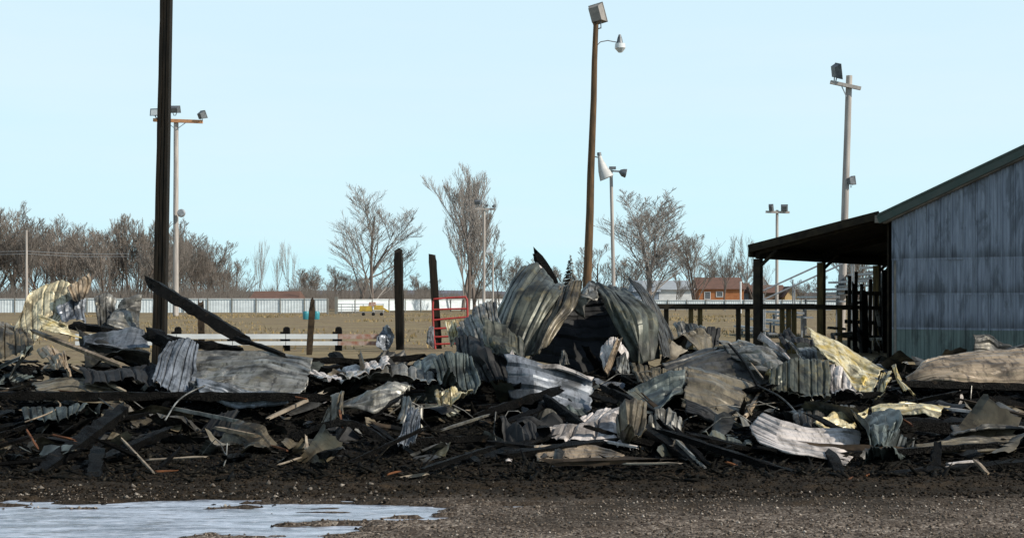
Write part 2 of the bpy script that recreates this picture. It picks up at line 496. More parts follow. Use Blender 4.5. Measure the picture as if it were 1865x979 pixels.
M['stone'] = speck('gravel_stones', ((.03, .022, .017), (.19, .155, .122), (.42, .37, .32)))
M['pale_stone'] = speck('pale_stones', ((.10, .085, .07), (.24, .21, .175), (.42, .38, .33)))
M['clod'] = speck('mud_clods', ((.005, .004, .003), (.020, .0145, .009), (.055, .040, .025)))
M['crumb'] = speck('char_crumbs', ((.0025, .0025, .002), (.009, .008, .006), (.035, .030, .022)))
not_ice = lambda x, y: (ice_field(x, y) < .02)
scatter('gravel', 42000, (-4.5, 7.5), (3.2, 12.0), .004, .017, M['stone'], 'loose grey and brown gravel over the yard', keepf=lambda x, y: not_ice(x, y) & (abs(x) < y*.8+.5) & (y + .9*fbm(x*.7, y*.7, 3) + rng.normal(0, .25, len(x)) < 10.9), ybias=.8)
scatter('pale_gravel', 700, (-4.6, 7.5), (4, 12.0), .004, .014, M['pale_stone'], 'pale pebbles scattered over the dark gravel', keepf=not_ice, ybias=.7)
scatter('shore_stones', 110, (-4.6, -1.0), (10.3, 11.8), .008, .030, M['pale_stone'], 'pale stones along the far shore of the ice', keepf=not_ice)
scatter('ice_crumbs', 900, (-5, 0), (6.5, 11), .004, .028, M['crumb'], 'dark crumbs lying on the ice', keepf=lambda x, y: ice_field(x, y) > 0, pw=4)
scatter('mud_clods', 30000, (-6, 9), (10.9, 13.8), .003, .022, M['clod'], 'trampled mud clods in front of the burnt heap', keepf=not_ice, pw=3)
scatter('char_crumbs', 60000, (-8, 11), (11.9, 19.5), .005, .030, M['crumb'], 'black char crumbs covering the burnt heap', pw=3)
scatter('char_splinters', 16000, (-8, 11), (11.9, 19.5), .006, .030, M['crumb'], 'black splinters covering the burnt heap', elong=5, flat=.6, pw=1.5, zoff=.9)

# ------------------------------------------------------------------ heap of sheets and timber
DPY = np.array([300, 340, 380, 400, 430, 460, 500, 545, 560]); DYY = np.array([20.3, 20.0, 19.3, 18.3, 16.2, 14.7, 13.2, 11.9, 11.5])
def dep(py): return float(np.interp(py, DPY, DYY))
def heap_pt(px, py, dy=0.0):
    return P(px, py, dep(py) + dy)

def interp_grid(C, U, V, k=1.0):
    """Catmull-Rom over a grid of control points"""
    def cr(A, t):
        n = A.shape[0]
        if n == 2: return A[0][None]*(1-t)[:, None, None] + A[1][None]*t[:, None, None]
        x = t*(n-1); i = np.clip(np.floor(x).astype(int), 0, n-2); f = (x-i)[:, None, None]
        g = lambda k: A[np.clip(k, 0, n-1)]
        lin = A[i]*(1-f) + A[np.clip(i+1, 0, n-1)]*f
        p0 = np.where((i > 0)[:, None, None], g(i-1), 2*g(i)-g(i+1)); p1 = g(i); p2 = g(i+1)
        p3 = np.where((i < n-2)[:, None, None], g(i+2), 2*g(i+1)-g(i))
        cm = .5*((2*p1)+(-p0+p2)*f+(2*p0-5*p1+4*p2-p3)*f*f+(-p0+3*p1-3*p2+p3)*f**3)
        return cm*k + lin*(1-k)
    B = cr(C, V)                                   # rows
    return cr(np.swapaxes(B, 0, 1), U)             # (nu, nv, 3)

def sheet(name, label, rows, mat, ribs=0, along='u', folds=3, amp=.05, seed=1, cat='metal sheet', group=None, dy=0, res=None, ragged=.05, thick=.004, ribh=.034, curve=.3):
    """crumpled sheet of steel through control points given as rows of (px, py[, depth])"""
    r = np.random.default_rng(seed)
    C = np.array([[tuple(P(c[0], c[1], c[2] if len(c) > 2 else dep(c[1]) + dy)) for c in row] for row in rows])
    eye = np.array([0, 0, CZ]); yc = C[..., 1].mean()
    if 11 < yc < 19.0 and ribs != -1: C = eye + (C-eye)*(1 - np.interp(yc, [11.5, 13.5, 17, 19], [.010, .026, .022, .0]))
    lu = np.linalg.norm(C[:, -1]-C[:, 0], axis=1).max(); lv = np.linalg.norm(C[-1]-C[0], axis=1).max()
    nu = int(np.clip(lu/.025, 14, 80)); nv = int(np.clip(lv/.025, 14, 70))
    if ribs == 0: ribs = 5 if max(lu, lv) > .9 else 3; along = 'u' if lu > lv else 'v'
    if ribs:
        if along == 'u': nv = max(nv, ribs*9)
        else: nu = max(nu, ribs*9)
    s = np.linspace(0, 1, nu); q = np.linspace(0, 1, nv)
    G = interp_grid(C, s, q, curve)                # nu, nv, 3
    SS, QQ = np.meshgrid(s, q, indexing='ij')
    du = np.gradient(G, axis=0); dv = np.gradient(G, axis=1)
    N = np.cross(du, dv); N /= np.linalg.norm(N, axis=2, keepdims=True) + 1e-9
    h = np.zeros_like(SS)
    for k in range(folds):
        th = r.uniform(0, math.pi); c = r.uniform(.2, .8)
        d = (SS-.5)*math.cos(th) + (QQ-.5)*math.sin(th) + .5 - c + .06*np.sin(SS*5+QQ*4+k)
        h += r.choice([-1, 1])*amp*(np.abs(d) - .2)*r.uniform(1.2, 3.0)
    for k in range(9 if folds else 0):                 # lesser creases break the faces into facets
        th = r.uniform(0, math.pi); c = r.uniform(.1, .9); wd = r.uniform(.08, .3)
        d = (SS-.5)*math.cos(th) + (QQ-.5)*math.sin(th) + .5 - c
        h += r.choice([-1, 1])*amp*1.1*np.clip(wd-np.abs(d), 0, 1)*(vnoise(SS*2+seed+k*3, QQ*2+k) > .35)
    h += amp*.07*fbm(SS*4+seed*3.1, QQ*4+seed, 3) + amp*.05*fbm(SS*13+seed, QQ*13, 2)
    rg = 1 - np.abs(fbm(SS*2.3+seed*1.9, QQ*2.3+seed*.7, 2))*3
    h += amp*.18*np.clip(rg, -.5, 1)
    rg2 = 1 - np.abs(fbm(SS*6+seed*2.9, QQ*5+seed*.3, 2))*3
    h += amp*.14*np.clip(rg2, -.5, 1)
    if ribs:
        w = (QQ if along == 'u' else SS)*ribs
        tri = np.abs((w % 1) - .5)*2
        h += ribh*np.clip((.22-tri)/.10, 0, 1)*(.55+.6*vnoise(SS*3+seed, QQ*3))
        tri2 = np.abs(((w+.5) % 1) - .5)*2
        h += ribh*.35*np.clip((.12-tri2)/.08, 0, 1)
    G = G + N*h[..., None]
    # ragged outline: pull the rim in and out within the sheet
    e = ragged*min(lu, lv)
    tu = du/(np.linalg.norm(du, axis=2, keepdims=True)+1e-9); tv = dv/(np.linalg.norm(dv, axis=2, keepdims=True)+1e-9)
    ju = fbm(QQ*6+seed, QQ*0+seed*2.2, 3); jv = fbm(SS*6+seed*1.7, SS*0+seed, 3)
    G = G + tu*(e*ju*np.where(SS < .5, -1, 1)*np.clip(np.abs(SS-.5)*2-.5, 0, 1)*2)[..., None]
    G = G + tv*(e*jv*np.where(QQ < .5, -1, 1)*np.clip(np.abs(QQ-.5)*2-.5, 0, 1)*2)[..., None]
    c0 = G.reshape(-1, 3).mean(0); c0[2] = G[..., 2].min()
    V = (G - c0).reshape(-1, 3)
    ii = np.arange(nu*nv).reshape(nu, nv)
    Fs = np.stack([ii[:-1, :-1], ii[1:, :-1], ii[1:, 1:], ii[:-1, 1:]], -1).reshape(-1, 4)
    # a few torn holes
    if folds:
        keepm = np.ones(len(Fs), bool)
        for k in range(0):
            cu, cv, rad = r.random(), r.random(), r.uniform(.02, .05)
            ctr = Fs.mean(1); su = SS.ravel()[Fs[:, 0]]; sq = QQ.ravel()[Fs[:, 0]]
            keepm &= ((su-cu)**2/(rad*1.5)**2 + (sq-cv)**2/(rad)**2 > 1)
        Fs = Fs[keepm]
    me = np_mesh(name, V, Fs)
    o = link(name, me, mat, loc=tuple(c0), smooth=13)
    md = o.modifiers.new('thickness', 'SOLIDIFY'); md.thickness = thick; md.offset = 0
    return tag(o, label, cat, group)

def beam(name, label, p0, p1, w, h, mat, seed=1, cat='beam', group=None, rough=.12, bend=0.0, seg=None):
    r = np.random.default_rng(seed)
    p0, p1 = Vector(p0), Vector(p1)
    L = (p1-p0).length
    t = (p1-p0).normalized()
    up = Vector((0, 0, 1)) if abs(t.z) < .9 else Vector((1, 0, 0))
    a = t.cross(up).normalized(); b = a.cross(t)
    roll = r.uniform(-.3, .3); a, b = a*math.cos(roll)+b*math.sin(roll), b*math.cos(roll)-a*math.sin(roll)
    n = seg or int(np.clip(L/.09, 3, 34))
    prof = [(-1,-1),(0,-1.02),(1,-1),(1.02,0),(1,1),(0,1.02),(-1,1),(-1.02,0)]
    mb = MB(); vs = []
    for i in range(n+1):
        f = i/n
        k = 1 - .35*max(0, (f-.85)/.15)*r.random() - .35*max(0, (.15-f)/.15)*r.random()
        c = t*(L*f) + b*(bend*math.sin(f*math.pi))
        for (x, y) in prof:
            j = 1 + r.normal(0, rough)
            e = t*(r.normal(0, min(w*1.1, .07)) if i in (0, n) else 0)
            vs.append(c + a*(x*w/2*k*j) + b*(y*h/2*k*j) + e)
    fs = []
    for i in range(n):
        for k in range(8):
            k2 = (k+1) % 8
            fs.append((i*8+k, i*8+k2, (i+1)*8+k2, (i+1)*8+k))
    fs.append(tuple(reversed(range(8)))); fs.append(tuple(n*8+k for k in range(8)))
    mb.add(vs, fs)
    o = mb.build(name, mat, loc=tuple(p0))
    shade(o.data, 35)
    return tag(o, label, cat, group)

def px_beam(label, a, b, wpx, mat='char', name='charred_beam', seed=1, dy=0, cat='beam', group=None, bend=0, hpx=None, rough=.12):
    pa = P(a[0], a[1], (a[2] if len(a) > 2 else dep(a[1])+dy)); pb = P(b[0], b[1], (b[2] if len(b) > 2 else dep(b[1])+dy))
    w = wpx*(pa.y+pb.y)/2/F
    return beam(name, label, pa, pb, w, (hpx or wpx)*(pa.y+pb.y)/2/F, M[mat], seed, cat, group, rough, bend)

def wire(name, label, pts, rpx, mat, cat='wire', dy=-.2):
    pp = [P(p[0], p[1], p[2] if len(p) > 2 else dep(p[1])+dy) for p in pts]
    C = np.array([[tuple(p)] for p in pp]); G = interp_grid(C, np.array([0.0]), np.linspace(0, 1, 4*len(pp))) if len(pp) > 2 else None
    q = [Vector(v) for v in G[0]] if G is not None else pp
    base = q[0].copy()
    mb = MB().tube([v-base for v in q], rpx*pp[0].y/F, 5)
    o = mb.build(name, M[mat], loc=tuple(base), smooth=50)
    return tag(o, label, cat)

SH = 'crumpled_sheet'
# -- left end
sheet(SH, 'cream crumpled sheet curling up at the far left end of the heap', [[(0,344),(18,324),(38,318),(56,323)], [(-8,362),(12,340),(34,333),(56,342)], [(-8,382),(12,364),(34,354),(52,352)], [(-2,400),(14,390),(24,376),(36,366)]], M['cream'], folds=5, amp=0.05, seed=11, curve=0.8, dy=-.5)
sheet(SH, 'ochre flap of sheet hanging below the cream curled sheet', [[(18,362,18.4),(34,364,18.3),(44,368,18.2)], [(22,376,18.0),(42,380,18.0),(66,389,18.2)]], M['ochre'], folds=3, amp=0.03, seed=12)
sheet(SH, 'torn tan strip of sheet standing above the cream curl', [[(50,324,19.2),(61,322,19.3),(73,312,19.4)], [(52,333,19.1),(62,330,19.2),(76,326,19.4)], [(56,341,19),(64,341,19),(70,339,19.1)]], M['tan'], folds=4, amp=0.04, seed=13)
sheet(SH, 'tan scorched sheet leaning at the left edge below the curl', [[(-40,350),(-18,358),(5,366)], [(-45,395),(-20,398),(13,396)]], M['brown'], folds=3, amp=.08, seed=14, dy=-.3)
sheet(SH, 'grey blue bent sheet just right of the cream curl', [[(38,352,19),(56,343,19.2),(70,341,19.3)], [(45,366,18.8),(58,368,18.9),(70,372,19)]], M['blue'], folds=4, amp=0.04, seed=15)
sheet(SH, 'upright pale grey leaf of sheet left of the black pole', [[(79,340,19.3),(93,332,19.4),(106,341,19.5)], [(81,356,19.1),(92,352,19.2),(103,355,19.3)], [(85,376,18.8),(92,376,18.8),(101,376,18.9)]], M['galv'], folds=4, amp=0.04, seed=16, ragged=.03)
sheet(SH, 'fan folded silver sheet beside the black pole', [[(104,345,19.4),(115,340,19.4),(131,341,19.5)], [(98,360,19.0),(112,356,19.0),(131,356,19.2)], [(96,380,18.7),(112,380,18.7),(129,378,18.8)]], M['galv'], ribs=4, along='u', folds=4, amp=0.05, seed=17, ragged=.03)
sheet(SH, 'pale blue sheet lying under the long thin charred beam', [[(66,378,18.2),(100,378,18.2),(132,386,18.2)], [(70,390,17.8),(104,392,17.8),(140,397,17.8)]], M['blue'], folds=5, amp=0.05, seed=18)
sheet(SH, 'dark crushed sheet under the pale blue sheet', [[(60,388),(95,391),(140,396)], [(70,404),(100,405),(140,410)]], M['galv_dark'], folds=5, amp=.12, seed=19, dy=-.4)
sheet(SH, 'brown grey folded sheet standing at lower left of heap', [[(16,392,17.2),(32,394,17.2),(46,390,17.3)], [(30,404,16.8),(40,405,16.8),(50,404,16.9)], [(36,420,16.5),(46,422,16.5),(58,424,16.6)]], M['tan'], folds=4, amp=.09, seed=20)
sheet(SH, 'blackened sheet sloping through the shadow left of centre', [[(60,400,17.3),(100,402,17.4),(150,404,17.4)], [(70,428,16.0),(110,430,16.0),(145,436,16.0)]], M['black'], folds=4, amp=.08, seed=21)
sheet(SH, 'bluish speckled sheet draped at the foot of the diagonal beam', [[(163,394,17.6),(178,391,17.6),(192,396,17.6)], [(152,412,16.9),(168,410,16.8),(192,414,16.8)], [(141,432,16.0),(160,440,15.9),(186,445,15.9)]], M['blue'], folds=5, amp=0.05, seed=22)
sheet(SH, 'wide grey ribbed roof sheet lying below the diagonal beam', [[(186,392,17.9),(230,396,17.9),(275,404,17.9),(318,420,17.6)], [(186,420,16.8),(230,420,16.7),(270,424,16.6),(312,432,16.5)], [(190,442,15.8),(225,444,15.8),(265,443,15.8),(300,441,15.9)]], M['galv'], ribs=5, along='u', folds=3, amp=0.06, seed=23, ribh=.055)
sheet(SH, 'narrow silver strip along the foot of the grey roof sheet', [[(188,428,15.8),(240,434,15.8),(300,440,15.7)], [(194,444,15.5),(240,447,15.5),(292,446,15.5)]], M['blue'], folds=4, amp=.07, seed=24)
sheet(SH, 'pale lilac sheet lying flat behind the long folded sheets', [[(308,418,17.6),(350,415,17.8),(400,412,18)], [(330,436,16.4),(365,434,16.5),(404,424,16.9)]], M['pink'], folds=3, amp=.05, seed=25, ribh=.05)
sheet(SH, 'long silver grey sheet bent over a crease, centre left', [[(356,428,17.0),(385,419,17.3),(420,417,17.3),(452,430,16.8)], [(348,434,16.3),(385,434,16.2),(425,436,16.2),(450,441,16.3)]], M['galv'], folds=3, amp=.07, seed=26, ribh=.05)
sheet(SH, 'lower olive grey sheet tucked under the long silver sheet', [[(342,440,15.9),(380,436,15.9),(425,438,15.9)], [(348,452,15.3),(385,456,15.2),(412,448,15.4)]], M['galv'], folds=4, amp=.08, seed=27, ribh=.05)
sheet(SH, 'grey green sheet raised behind the silver sheet, left of black hood', [[(428,406,18),(455,401,18.2),(480,402,18.2)], [(430,419,17.4),(460,418,17.4),(488,412,17.6)]], M['teal'], folds=3, amp=.06, seed=28)
sheet(SH, 'greenish sheet sagging beside the blackened hood', [[(452,418,17),(475,412,17),(492,414,17)], [(458,434,16.2),(478,438,16.2),(502,434,16.3)], [(462,444,15.8),(482,447,15.8),(500,446,15.8)]], M['teal'], folds=5, amp=.09, seed=29)
sheet(SH, 'small curled pale scrap at the foot of the greenish sheet', [[(452,440,15.4),(468,436,15.5),(484,440,15.5)], [(456,452,15.1),(470,454,15.1),(496,449,15.2)]], M['ochre'], folds=4, amp=.10, seed=30)
sheet(SH, 'brown grey torn flap under the crossing trim strips', [[(330,444,15.4),(340,441,15.4),(350,447,15.4)], [(322,468,14.6),(338,470,14.6),(352,468,14.6)]], M['brown'], folds=4, amp=.08, seed=31)
sheet(SH, 'pointed grey scrap standing in the black ash, centre left', [[(424,466,14.6),(430,464,14.6),(434,470,14.6)], [(418,482,14.2),(426,480,14.2),(434,484,14.2)], [(410,498,13.6),(424,499,13.6),(432,498,13.6)]], M['blue'], folds=3, amp=.06, seed=32)
sheet(SH, 'bent grey scrap above the pointed scrap', [[(415,448,15.4),(424,452,15.3),(438,452,15.4)], [(422,458,15),(432,466,14.9),(442,464,15)]], M['galv'], folds=4, amp=.08, seed=33)
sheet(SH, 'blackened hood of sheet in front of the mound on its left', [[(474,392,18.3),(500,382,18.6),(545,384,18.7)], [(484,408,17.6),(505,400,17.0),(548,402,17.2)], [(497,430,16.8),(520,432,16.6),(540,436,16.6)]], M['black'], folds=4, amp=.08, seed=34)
sheet(SH, 'large blue white panel below the cavity of the mound', [[(531,400,16.5),(556,404,16.6),(590,414,16.6),(628,424,16.6)], [(532,424,16.4),(560,428,16.3),(592,434,16.4),(626,440,16.4)], [(536,450,16.2),(562,452,16.1),(595,454,16.1),(622,455,16.1)]], M['blue'], ribs=2, folds=3, amp=0.03, seed=35, ribh=.05)
sheet(SH, 'bright bent edge strip along the top of the blue white panel', [[(536,398,16.7),(545,410,16.6),(585,412,16.6),(627,427,16.5)], [(534,403,16.6),(546,415,16.5),(588,417,16.5),(624,431,16.5)]], M['pink'], folds=2, amp=.03, seed=36)
# -- the mound
sheet('bent_roof_sheet', 'great grey curved sheet forming the left half of the tall mound', [[(548,306,19.6),(566,303,19.4),(590,318,19.2),(612,318,19.2)], [(528,335,19.1),(548,328,18.7),(580,330,18.4),(606,336,18.6)], [(510,362,18.8),(532,362,18.2),(562,362,18.0),(588,358,18.2)], [(492,392,18.4),(518,398,17.8),(545,402,17.6),(566,402,17.8)]], M['green'], ribs=4, along='v', folds=4, amp=.055, seed=41, curve=.9, ribh=.03, ragged=.04)
sheet('bent_roof_sheet', 'olive brown fold of sheet rolling into the cavity of the mound', [[(586,322,18.8),(602,320,18.7),(610,326,18.7)], [(578,345,18.3),(594,344,18.1),(604,346,18.3)], [(566,370,18.0),(580,368,17.8),(592,362,18.1)], [(558,400,17.7),(566,398,17.6),(576,392,17.8)]], M['brown'], folds=4, amp=0.05, seed=42, curve=0.9)
sheet('bent_roof_sheet', 'pale crest of sheet at the very top left of the mound', [[(545,316,19.6),(556,302,19.7),(566,299,19.8),(572,305,19.8)], [(540,326,19.3),(556,314,19.2),(570,314,19.3),(582,319,19.4)]], M['pink'], folds=3, amp=.05, seed=43)
sheet('bent_roof_sheet', 'pale pointed flap hanging into the mound from its middle top', [[(608,318,18.8),(622,312,18.9),(633,318,18.8)], [(604,336,18.5),(620,338,18.4),(634,340,18.5)], [(600,350,18.5),(613,358,18.3),(622,346,18.4)]], M['galv'], folds=4, amp=.08, seed=44)
sheet('bent_roof_sheet', 'tall grey green sheet draped down the right half of the mound', [[(622,312,19.2),(645,312,19.3),(668,314,19.4)], [(634,340,18.6),(656,336,18.6),(680,338,18.9)], [(650,372,18.2),(672,368,18.1),(694,370,18.5)], [(664,404,17.9),(684,404,17.8),(704,404,18.2)]], M['green'], ribs=3, along='v', folds=3, amp=0.07, seed=45, curve=0.8, ragged=.03)
sheet('bent_roof_sheet', 'dark outer right shoulder of the mound, almost black', [[(668,314,19.4),(676,322,19.6),(682,332,19.9)], [(680,338,18.9),(692,342,19.2),(698,352,19.5)], [(692,370,18.5),(704,372,18.8),(712,382,19.1)], [(700,406,18.0),(710,406,18.3),(718,408,18.6)]], M['galv_dark'], folds=4, amp=0.05, seed=46, curve=0.7)
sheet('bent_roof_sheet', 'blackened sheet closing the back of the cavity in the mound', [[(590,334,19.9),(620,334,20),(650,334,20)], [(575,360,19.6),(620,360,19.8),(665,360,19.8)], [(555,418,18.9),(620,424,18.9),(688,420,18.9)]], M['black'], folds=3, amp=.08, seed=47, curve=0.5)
sheet(SH, 'low dark green sheet behind the left foot of the mound', [[(476,364,19.6),(500,362,19.6),(520,360,19.6)], [(478,388,18.8),(500,388,18.8),(515,388,18.8)]], M['galv'], folds=3, amp=.05, seed=48)
sheet(SH, 'folded grey leaf of sheet slumped against the left flank of the mound', [[(484,372,18.4),(502,352,18.5),(520,344,18.6)], [(486,386,18.1),(506,374,17.9),(524,368,17.9)], [(480,398,17.9),(508,396,17.6),(530,392,17.5)]], M['galv'], folds=5, amp=.07, seed=90)
sheet(SH, 'torn olive sheet doubled over at the left foot of the mound', [[(512,372,17.6),(530,366,17.5),(552,376,17.4)], [(508,392,17.3),(532,388,17.1),(556,396,17.1)], [(514,404,17.0),(536,406,16.9),(556,408,16.9)]], M['green'], folds=5, amp=.08, seed=91)
sheet(SH, 'narrow cream strip of sheet beside the red gate', [[(463,366,19.8),(470,367,19.8),(475,366,19.8)], [(471,396,19.2),(475,394,19.2),(480,388,19.2)]], M['ochre'], folds=2, amp=.03, seed=49)
sheet(SH, 'speckled white sheet folded like a tent in front of the cavity', [[(636,392,17.2),(650,376,17.4),(664,384,17.4)], [(630,412,16.8),(648,392,16.9),(668,404,17.0)]], M['pink'], folds=3, amp=.06, seed=50)
sheet(SH, 'tan leg of the tent folded sheet', [[(652,384,17.1),(657,386,17.1)], [(644,404,16.8),(650,405,16.8)], [(638,424,16.5),(643,424,16.5)]], M['tan'], folds=2, amp=.03, seed=51)
sheet(SH, 'small grey scrap beside the tent folded sheet', [[(655,400,16.8),(668,400,16.9)], [(650,424,16.4),(664,420,16.4)]], M['galv'], folds=3, amp=.06, seed=52)
sheet(SH, 'small pointed scrap in the mouth of the cavity', [[(590,406,17.3),(593,397,17.3),(596,400,17.3)], [(588,414,17.1),(594,414,17.1),(600,412,17.1)]], M['galv'], folds=2, amp=.03, seed=53)
# -- right of the mound
sheet(SH, 'grey brown sheet sloping down right from the mound foot', [[(668,404,18.0),(700,412,17.8),(730,420,17.6)], [(680,420,17.0),(705,432,16.8),(728,434,16.8)]], M['brown'], folds=4, amp=.08, seed=54, ribh=.05)
sheet(SH, 'dark green flap in the middle of the heap, lit along its top', [[(666,438,16.2),(698,432,16.4),(726,430,16.4)], [(668,452,15.7),(700,446,15.8),(724,440,16.0)], [(672,462,15.2),(694,462,15.2),(722,444,15.7)]], M['teal'], ribs=2, folds=3, amp=.07, seed=55, ribh=.05)
sheet(SH, 'broad grey sheet lying above the brown panel', [[(700,408,18.2),(735,400,18.5),(775,393,18.6),(812,402,18.3)], [(716,420,17.2),(750,416,17.2),(790,420,17.2),(822,428,17.0)]], M['galv_dark'], ribs=3, folds=4, amp=.07, seed=56)
sheet(SH, 'brown riveted panel tilted towards the camera, right of centre', [[(731,412,16.9),(760,417,16.9),(800,430,16.8),(815,440,16.7)], [(728,432,16.1),(758,440,16.1),(790,452,16.1),(810,462,16.1)], [(726,452,15.4),(755,462,15.4),(785,474,15.4),(800,480,15.4)]], M['brown'], ribs=3, folds=2, amp=.05, seed=57, ribh=.05)
sheet(SH, 'crushed sheets stacked at the right foot of the mound', [[(705,372,19.6),(730,368,19.7),(752,378,19.6)], [(715,398,18.8),(738,394,18.8),(762,392,18.9)]], M['brown'], ribs=3, folds=5, amp=.12, seed=58)
sheet(SH, 'grey torn sheet propped behind the crushed stack', [[(716,362,20.2),(726,360,20.3),(742,370,20.2)], [(722,382,19.8),(738,380,19.8),(750,380,19.8)]], M['galv'], folds=4, amp=.08, seed=59)
sheet(SH, 'small dark peaked sheet beyond the crushed stack', [[(738,380,19.6),(750,372,19.6),(764,378,19.6)], [(736,390,19.3),(752,384,19.2),(766,386,19.3)]], M['black'], folds=2, amp=.04, seed=60)
sheet(SH, 'silver sheet arched over its neighbours, right of centre', [[(762,386,18.8),(790,377,18.9),(815,378,18.8),(838,392,18.4)], [(772,400,18.1),(800,394,17.9),(832,402,17.8),(852,416,17.5)], [(800,420,17.4),(825,420,17.1),(846,428,17.0),(858,432,17.0)]], M['galv'], ribs=4, folds=4, amp=.09, seed=61, ribh=.05, curve=0.9)
sheet(SH, 'bright narrow roll of sheet over the silver arched sheet', [[(812,379,18.5),(836,392,18.0),(860,418,17.0)], [(806,381,18.4),(828,396,17.9),(852,422,16.9)]], M['pink'], folds=2, amp=.04, seed=62)
sheet(SH, 'dark pointed fold between the silver arch and yellow sheet', [[(828,382,18.9),(841,369,19.0),(860,384,18.8)], [(836,396,18.4),(850,392,18.3),(866,400,18.3)]], M['black'], folds=3, amp=.05, seed=63)
sheet(SH, 'grey sheet between the silver arch and the yellow sheet', [[(836,392,18.2),(852,390,18.2),(866,398,18.2)], [(852,410,17.4),(866,414,17.3),(878,420,17.3)]], M['galv'], folds=3, amp=.06, seed=64)
sheet(SH, 'large yellow and white sheet, brightest on the right of the heap', [[(858,382,18.2),(880,386,18.1),(910,396,17.9),(944,416,17.4)], [(870,400,17.6),(892,402,17.4),(920,414,17.1),(938,430,16.9)], [(884,416,17.1),(900,424,16.8),(918,438,16.4),(932,446,16.2)]], M['ochre'], ribs=2, folds=4, amp=.08, seed=65, ribh=.05, curve=0.6)
sheet(SH, 'white underside of the yellow sheet folded down to its left', [[(884,418,16.8),(898,426,16.7),(916,440,16.3)], [(886,446,16.2),(900,446,16.1),(922,447,16.1)]], M['pink'], folds=3, amp=.06, seed=66)
sheet(SH, 'ochre corner bent back at the right end of yellow sheet', [[(944,416,17.2),(952,418,17.2),(956,424,17.2)], [(932,436,16.6),(944,436,16.5),(952,434,16.6)], [(936,446,16.2),(944,448,16.2),(950,440,16.4)]], M['ochre'], folds=4, amp=.07, seed=67)
sheet(SH, 'olive sheet lying in shadow left of the yellow sheet', [[(820,426,16.8),(850,422,17.0),(884,424,16.9)], [(824,446,16.0),(852,450,15.9),(886,448,15.9)]], M['green'], folds=4, amp=.07, seed=68)
sheet(SH, 'yellow scrap wedged under the silver arch', [[(816,418,16.9),(830,422,16.9),(848,424,16.9)], [(822,424,16.7),(834,430,16.6),(842,430,16.6)]], M['ochre'], folds=3, amp=.04, seed=69)
sheet(SH, 'pale pink ribbed panel lying in front, the cleanest panel', [[(812,468,14.4),(832,476,14.1),(862,484,14.1),(900,484,14.1),(918,488,14.2)], [(798,482,13.9),(826,494,13.5),(866,500,13.5),(898,502,13.5),(917,506,13.6)], [(808,498,13.5),(834,508,13.1),(864,514,13.0),(884,518,13.0),(902,524,12.9)]], M['pink'], ribs=4, along='u', folds=2, amp=0.02, seed=70, ribh=.035, ragged=.03)
sheet(SH, 'yellow stained sheet rising behind the pale pink panel', [[(868,482,14.8),(895,470,15),(928,456,15.3)], [(884,490,14.4),(905,486,14.5),(926,478,14.8)]], M['ochre'], folds=4, amp=.07, seed=71)
sheet(SH, 'crumpled greenish white sheet peaked beside the pink panel', [[(912,474,14.7),(928,456,15.0),(944,470,14.8)], [(918,490,14.0),(936,486,13.9),(952,492,14.1)], [(922,504,13.5),(938,510,13.4),(952,508,13.5)]], M['teal'], folds=5, amp=.12, seed=72)
sheet(SH, 'twisted glassy scrap at the right end of the pink panel', [[(940,496,13.9),(952,488,14.0),(976,496,14.0)], [(920,514,13.3),(944,516,13.2),(972,512,13.4)], [(926,528,12.9),(940,530,12.8),(958,528,12.9)]], M['teal'], folds=5, amp=.12, seed=73)
sheet(SH, 'long pale sheet with a rolled edge pointing right', [[(930,456,15.6),(970,444,15.8),(1018,440,16.0)], [(932,463,15.2),(972,456,15.3),(1010,450,15.4)], [(940,464,15.0),(975,464,15.0),(1004,467,14.9)]], M['ochre'], ribs=2, folds=3, amp=.06, seed=74)
sheet(SH, 'ochre hooked scrap above the long pale sheet', [[(955,412,17),(961,416,17)], [(958,430,16.6),(966,430,16.5)], [(966,440,16.2),(978,438,16.2)]], M['ochre'], folds=2, amp=.03, seed=75)
sheet('rolled_sheet', 'tan sheet rolled into a tube running out of frame at right', [[(972,418,17.6),(992,404,17.8),(1020,404,17.9),(1060,405,17.9),(1110,404,17.9),(1150,408,17.8)], [(968,426,17.1),(995,416,17.0),(1025,414,17.0),(1062,416,17.0),(1110,415,17.0),(1150,418,17.0)], [(972,430,16.9),(1000,426,16.7),(1030,426,16.6),(1066,428,16.6),(1110,428,16.6),(1150,428,16.7)]], M['tan'], ribs=5, along='u', folds=5, amp=0.05, seed=76, curve=1.0)
sheet(SH, 'dark bent sheet leaning on the building at right', [[(1046,392,19.2),(1058,385,19.3),(1080,388,19.3),(1110,392,19.2)], [(1040,404,18.8),(1060,404,18.8),(1084,404,18.8),(1112,404,18.8)]], M['galv_dark'], folds=4, amp=.08, seed=77)
sheet(SH, 'pinkish grey pitted panel lying below the blue white panel', [[(602,470,15.2),(630,462,15.4),(665,457,15.6),(676,462,15.4)], [(584,478,14.8),(615,478,14.7),(650,476,14.7),(680,478,14.7)], [(566,488,14.4),(600,490,14.2),(650,492,14.1),(676,496,14.0)]], M['pink'], folds=3, amp=.06, seed=78, ribh=.05)
sheet(SH, 'smooth off white panel standing in shadow under pitted panel', [[(562,499,13.7),(600,498,13.8),(632,501,13.8),(660,510,13.6)], [(565,514,13.2),(600,515,13.2),(630,517,13.2),(657,518,13.2)]], M['tan'], folds=1, amp=.03, seed=79)  # off-white panel given darker tan, its shadow put into the colour
sheet(SH, 'stained buckled corner right of the pitted panel', [[(650,474,14.5),(664,472,14.5),(680,474,14.6)], [(654,486,14.0),(666,488,13.9),(682,490,14.0)], [(660,495,13.7),(670,497,13.7),(680,496,13.8)]], M['brown'], folds=5, amp=.1, seed=80)
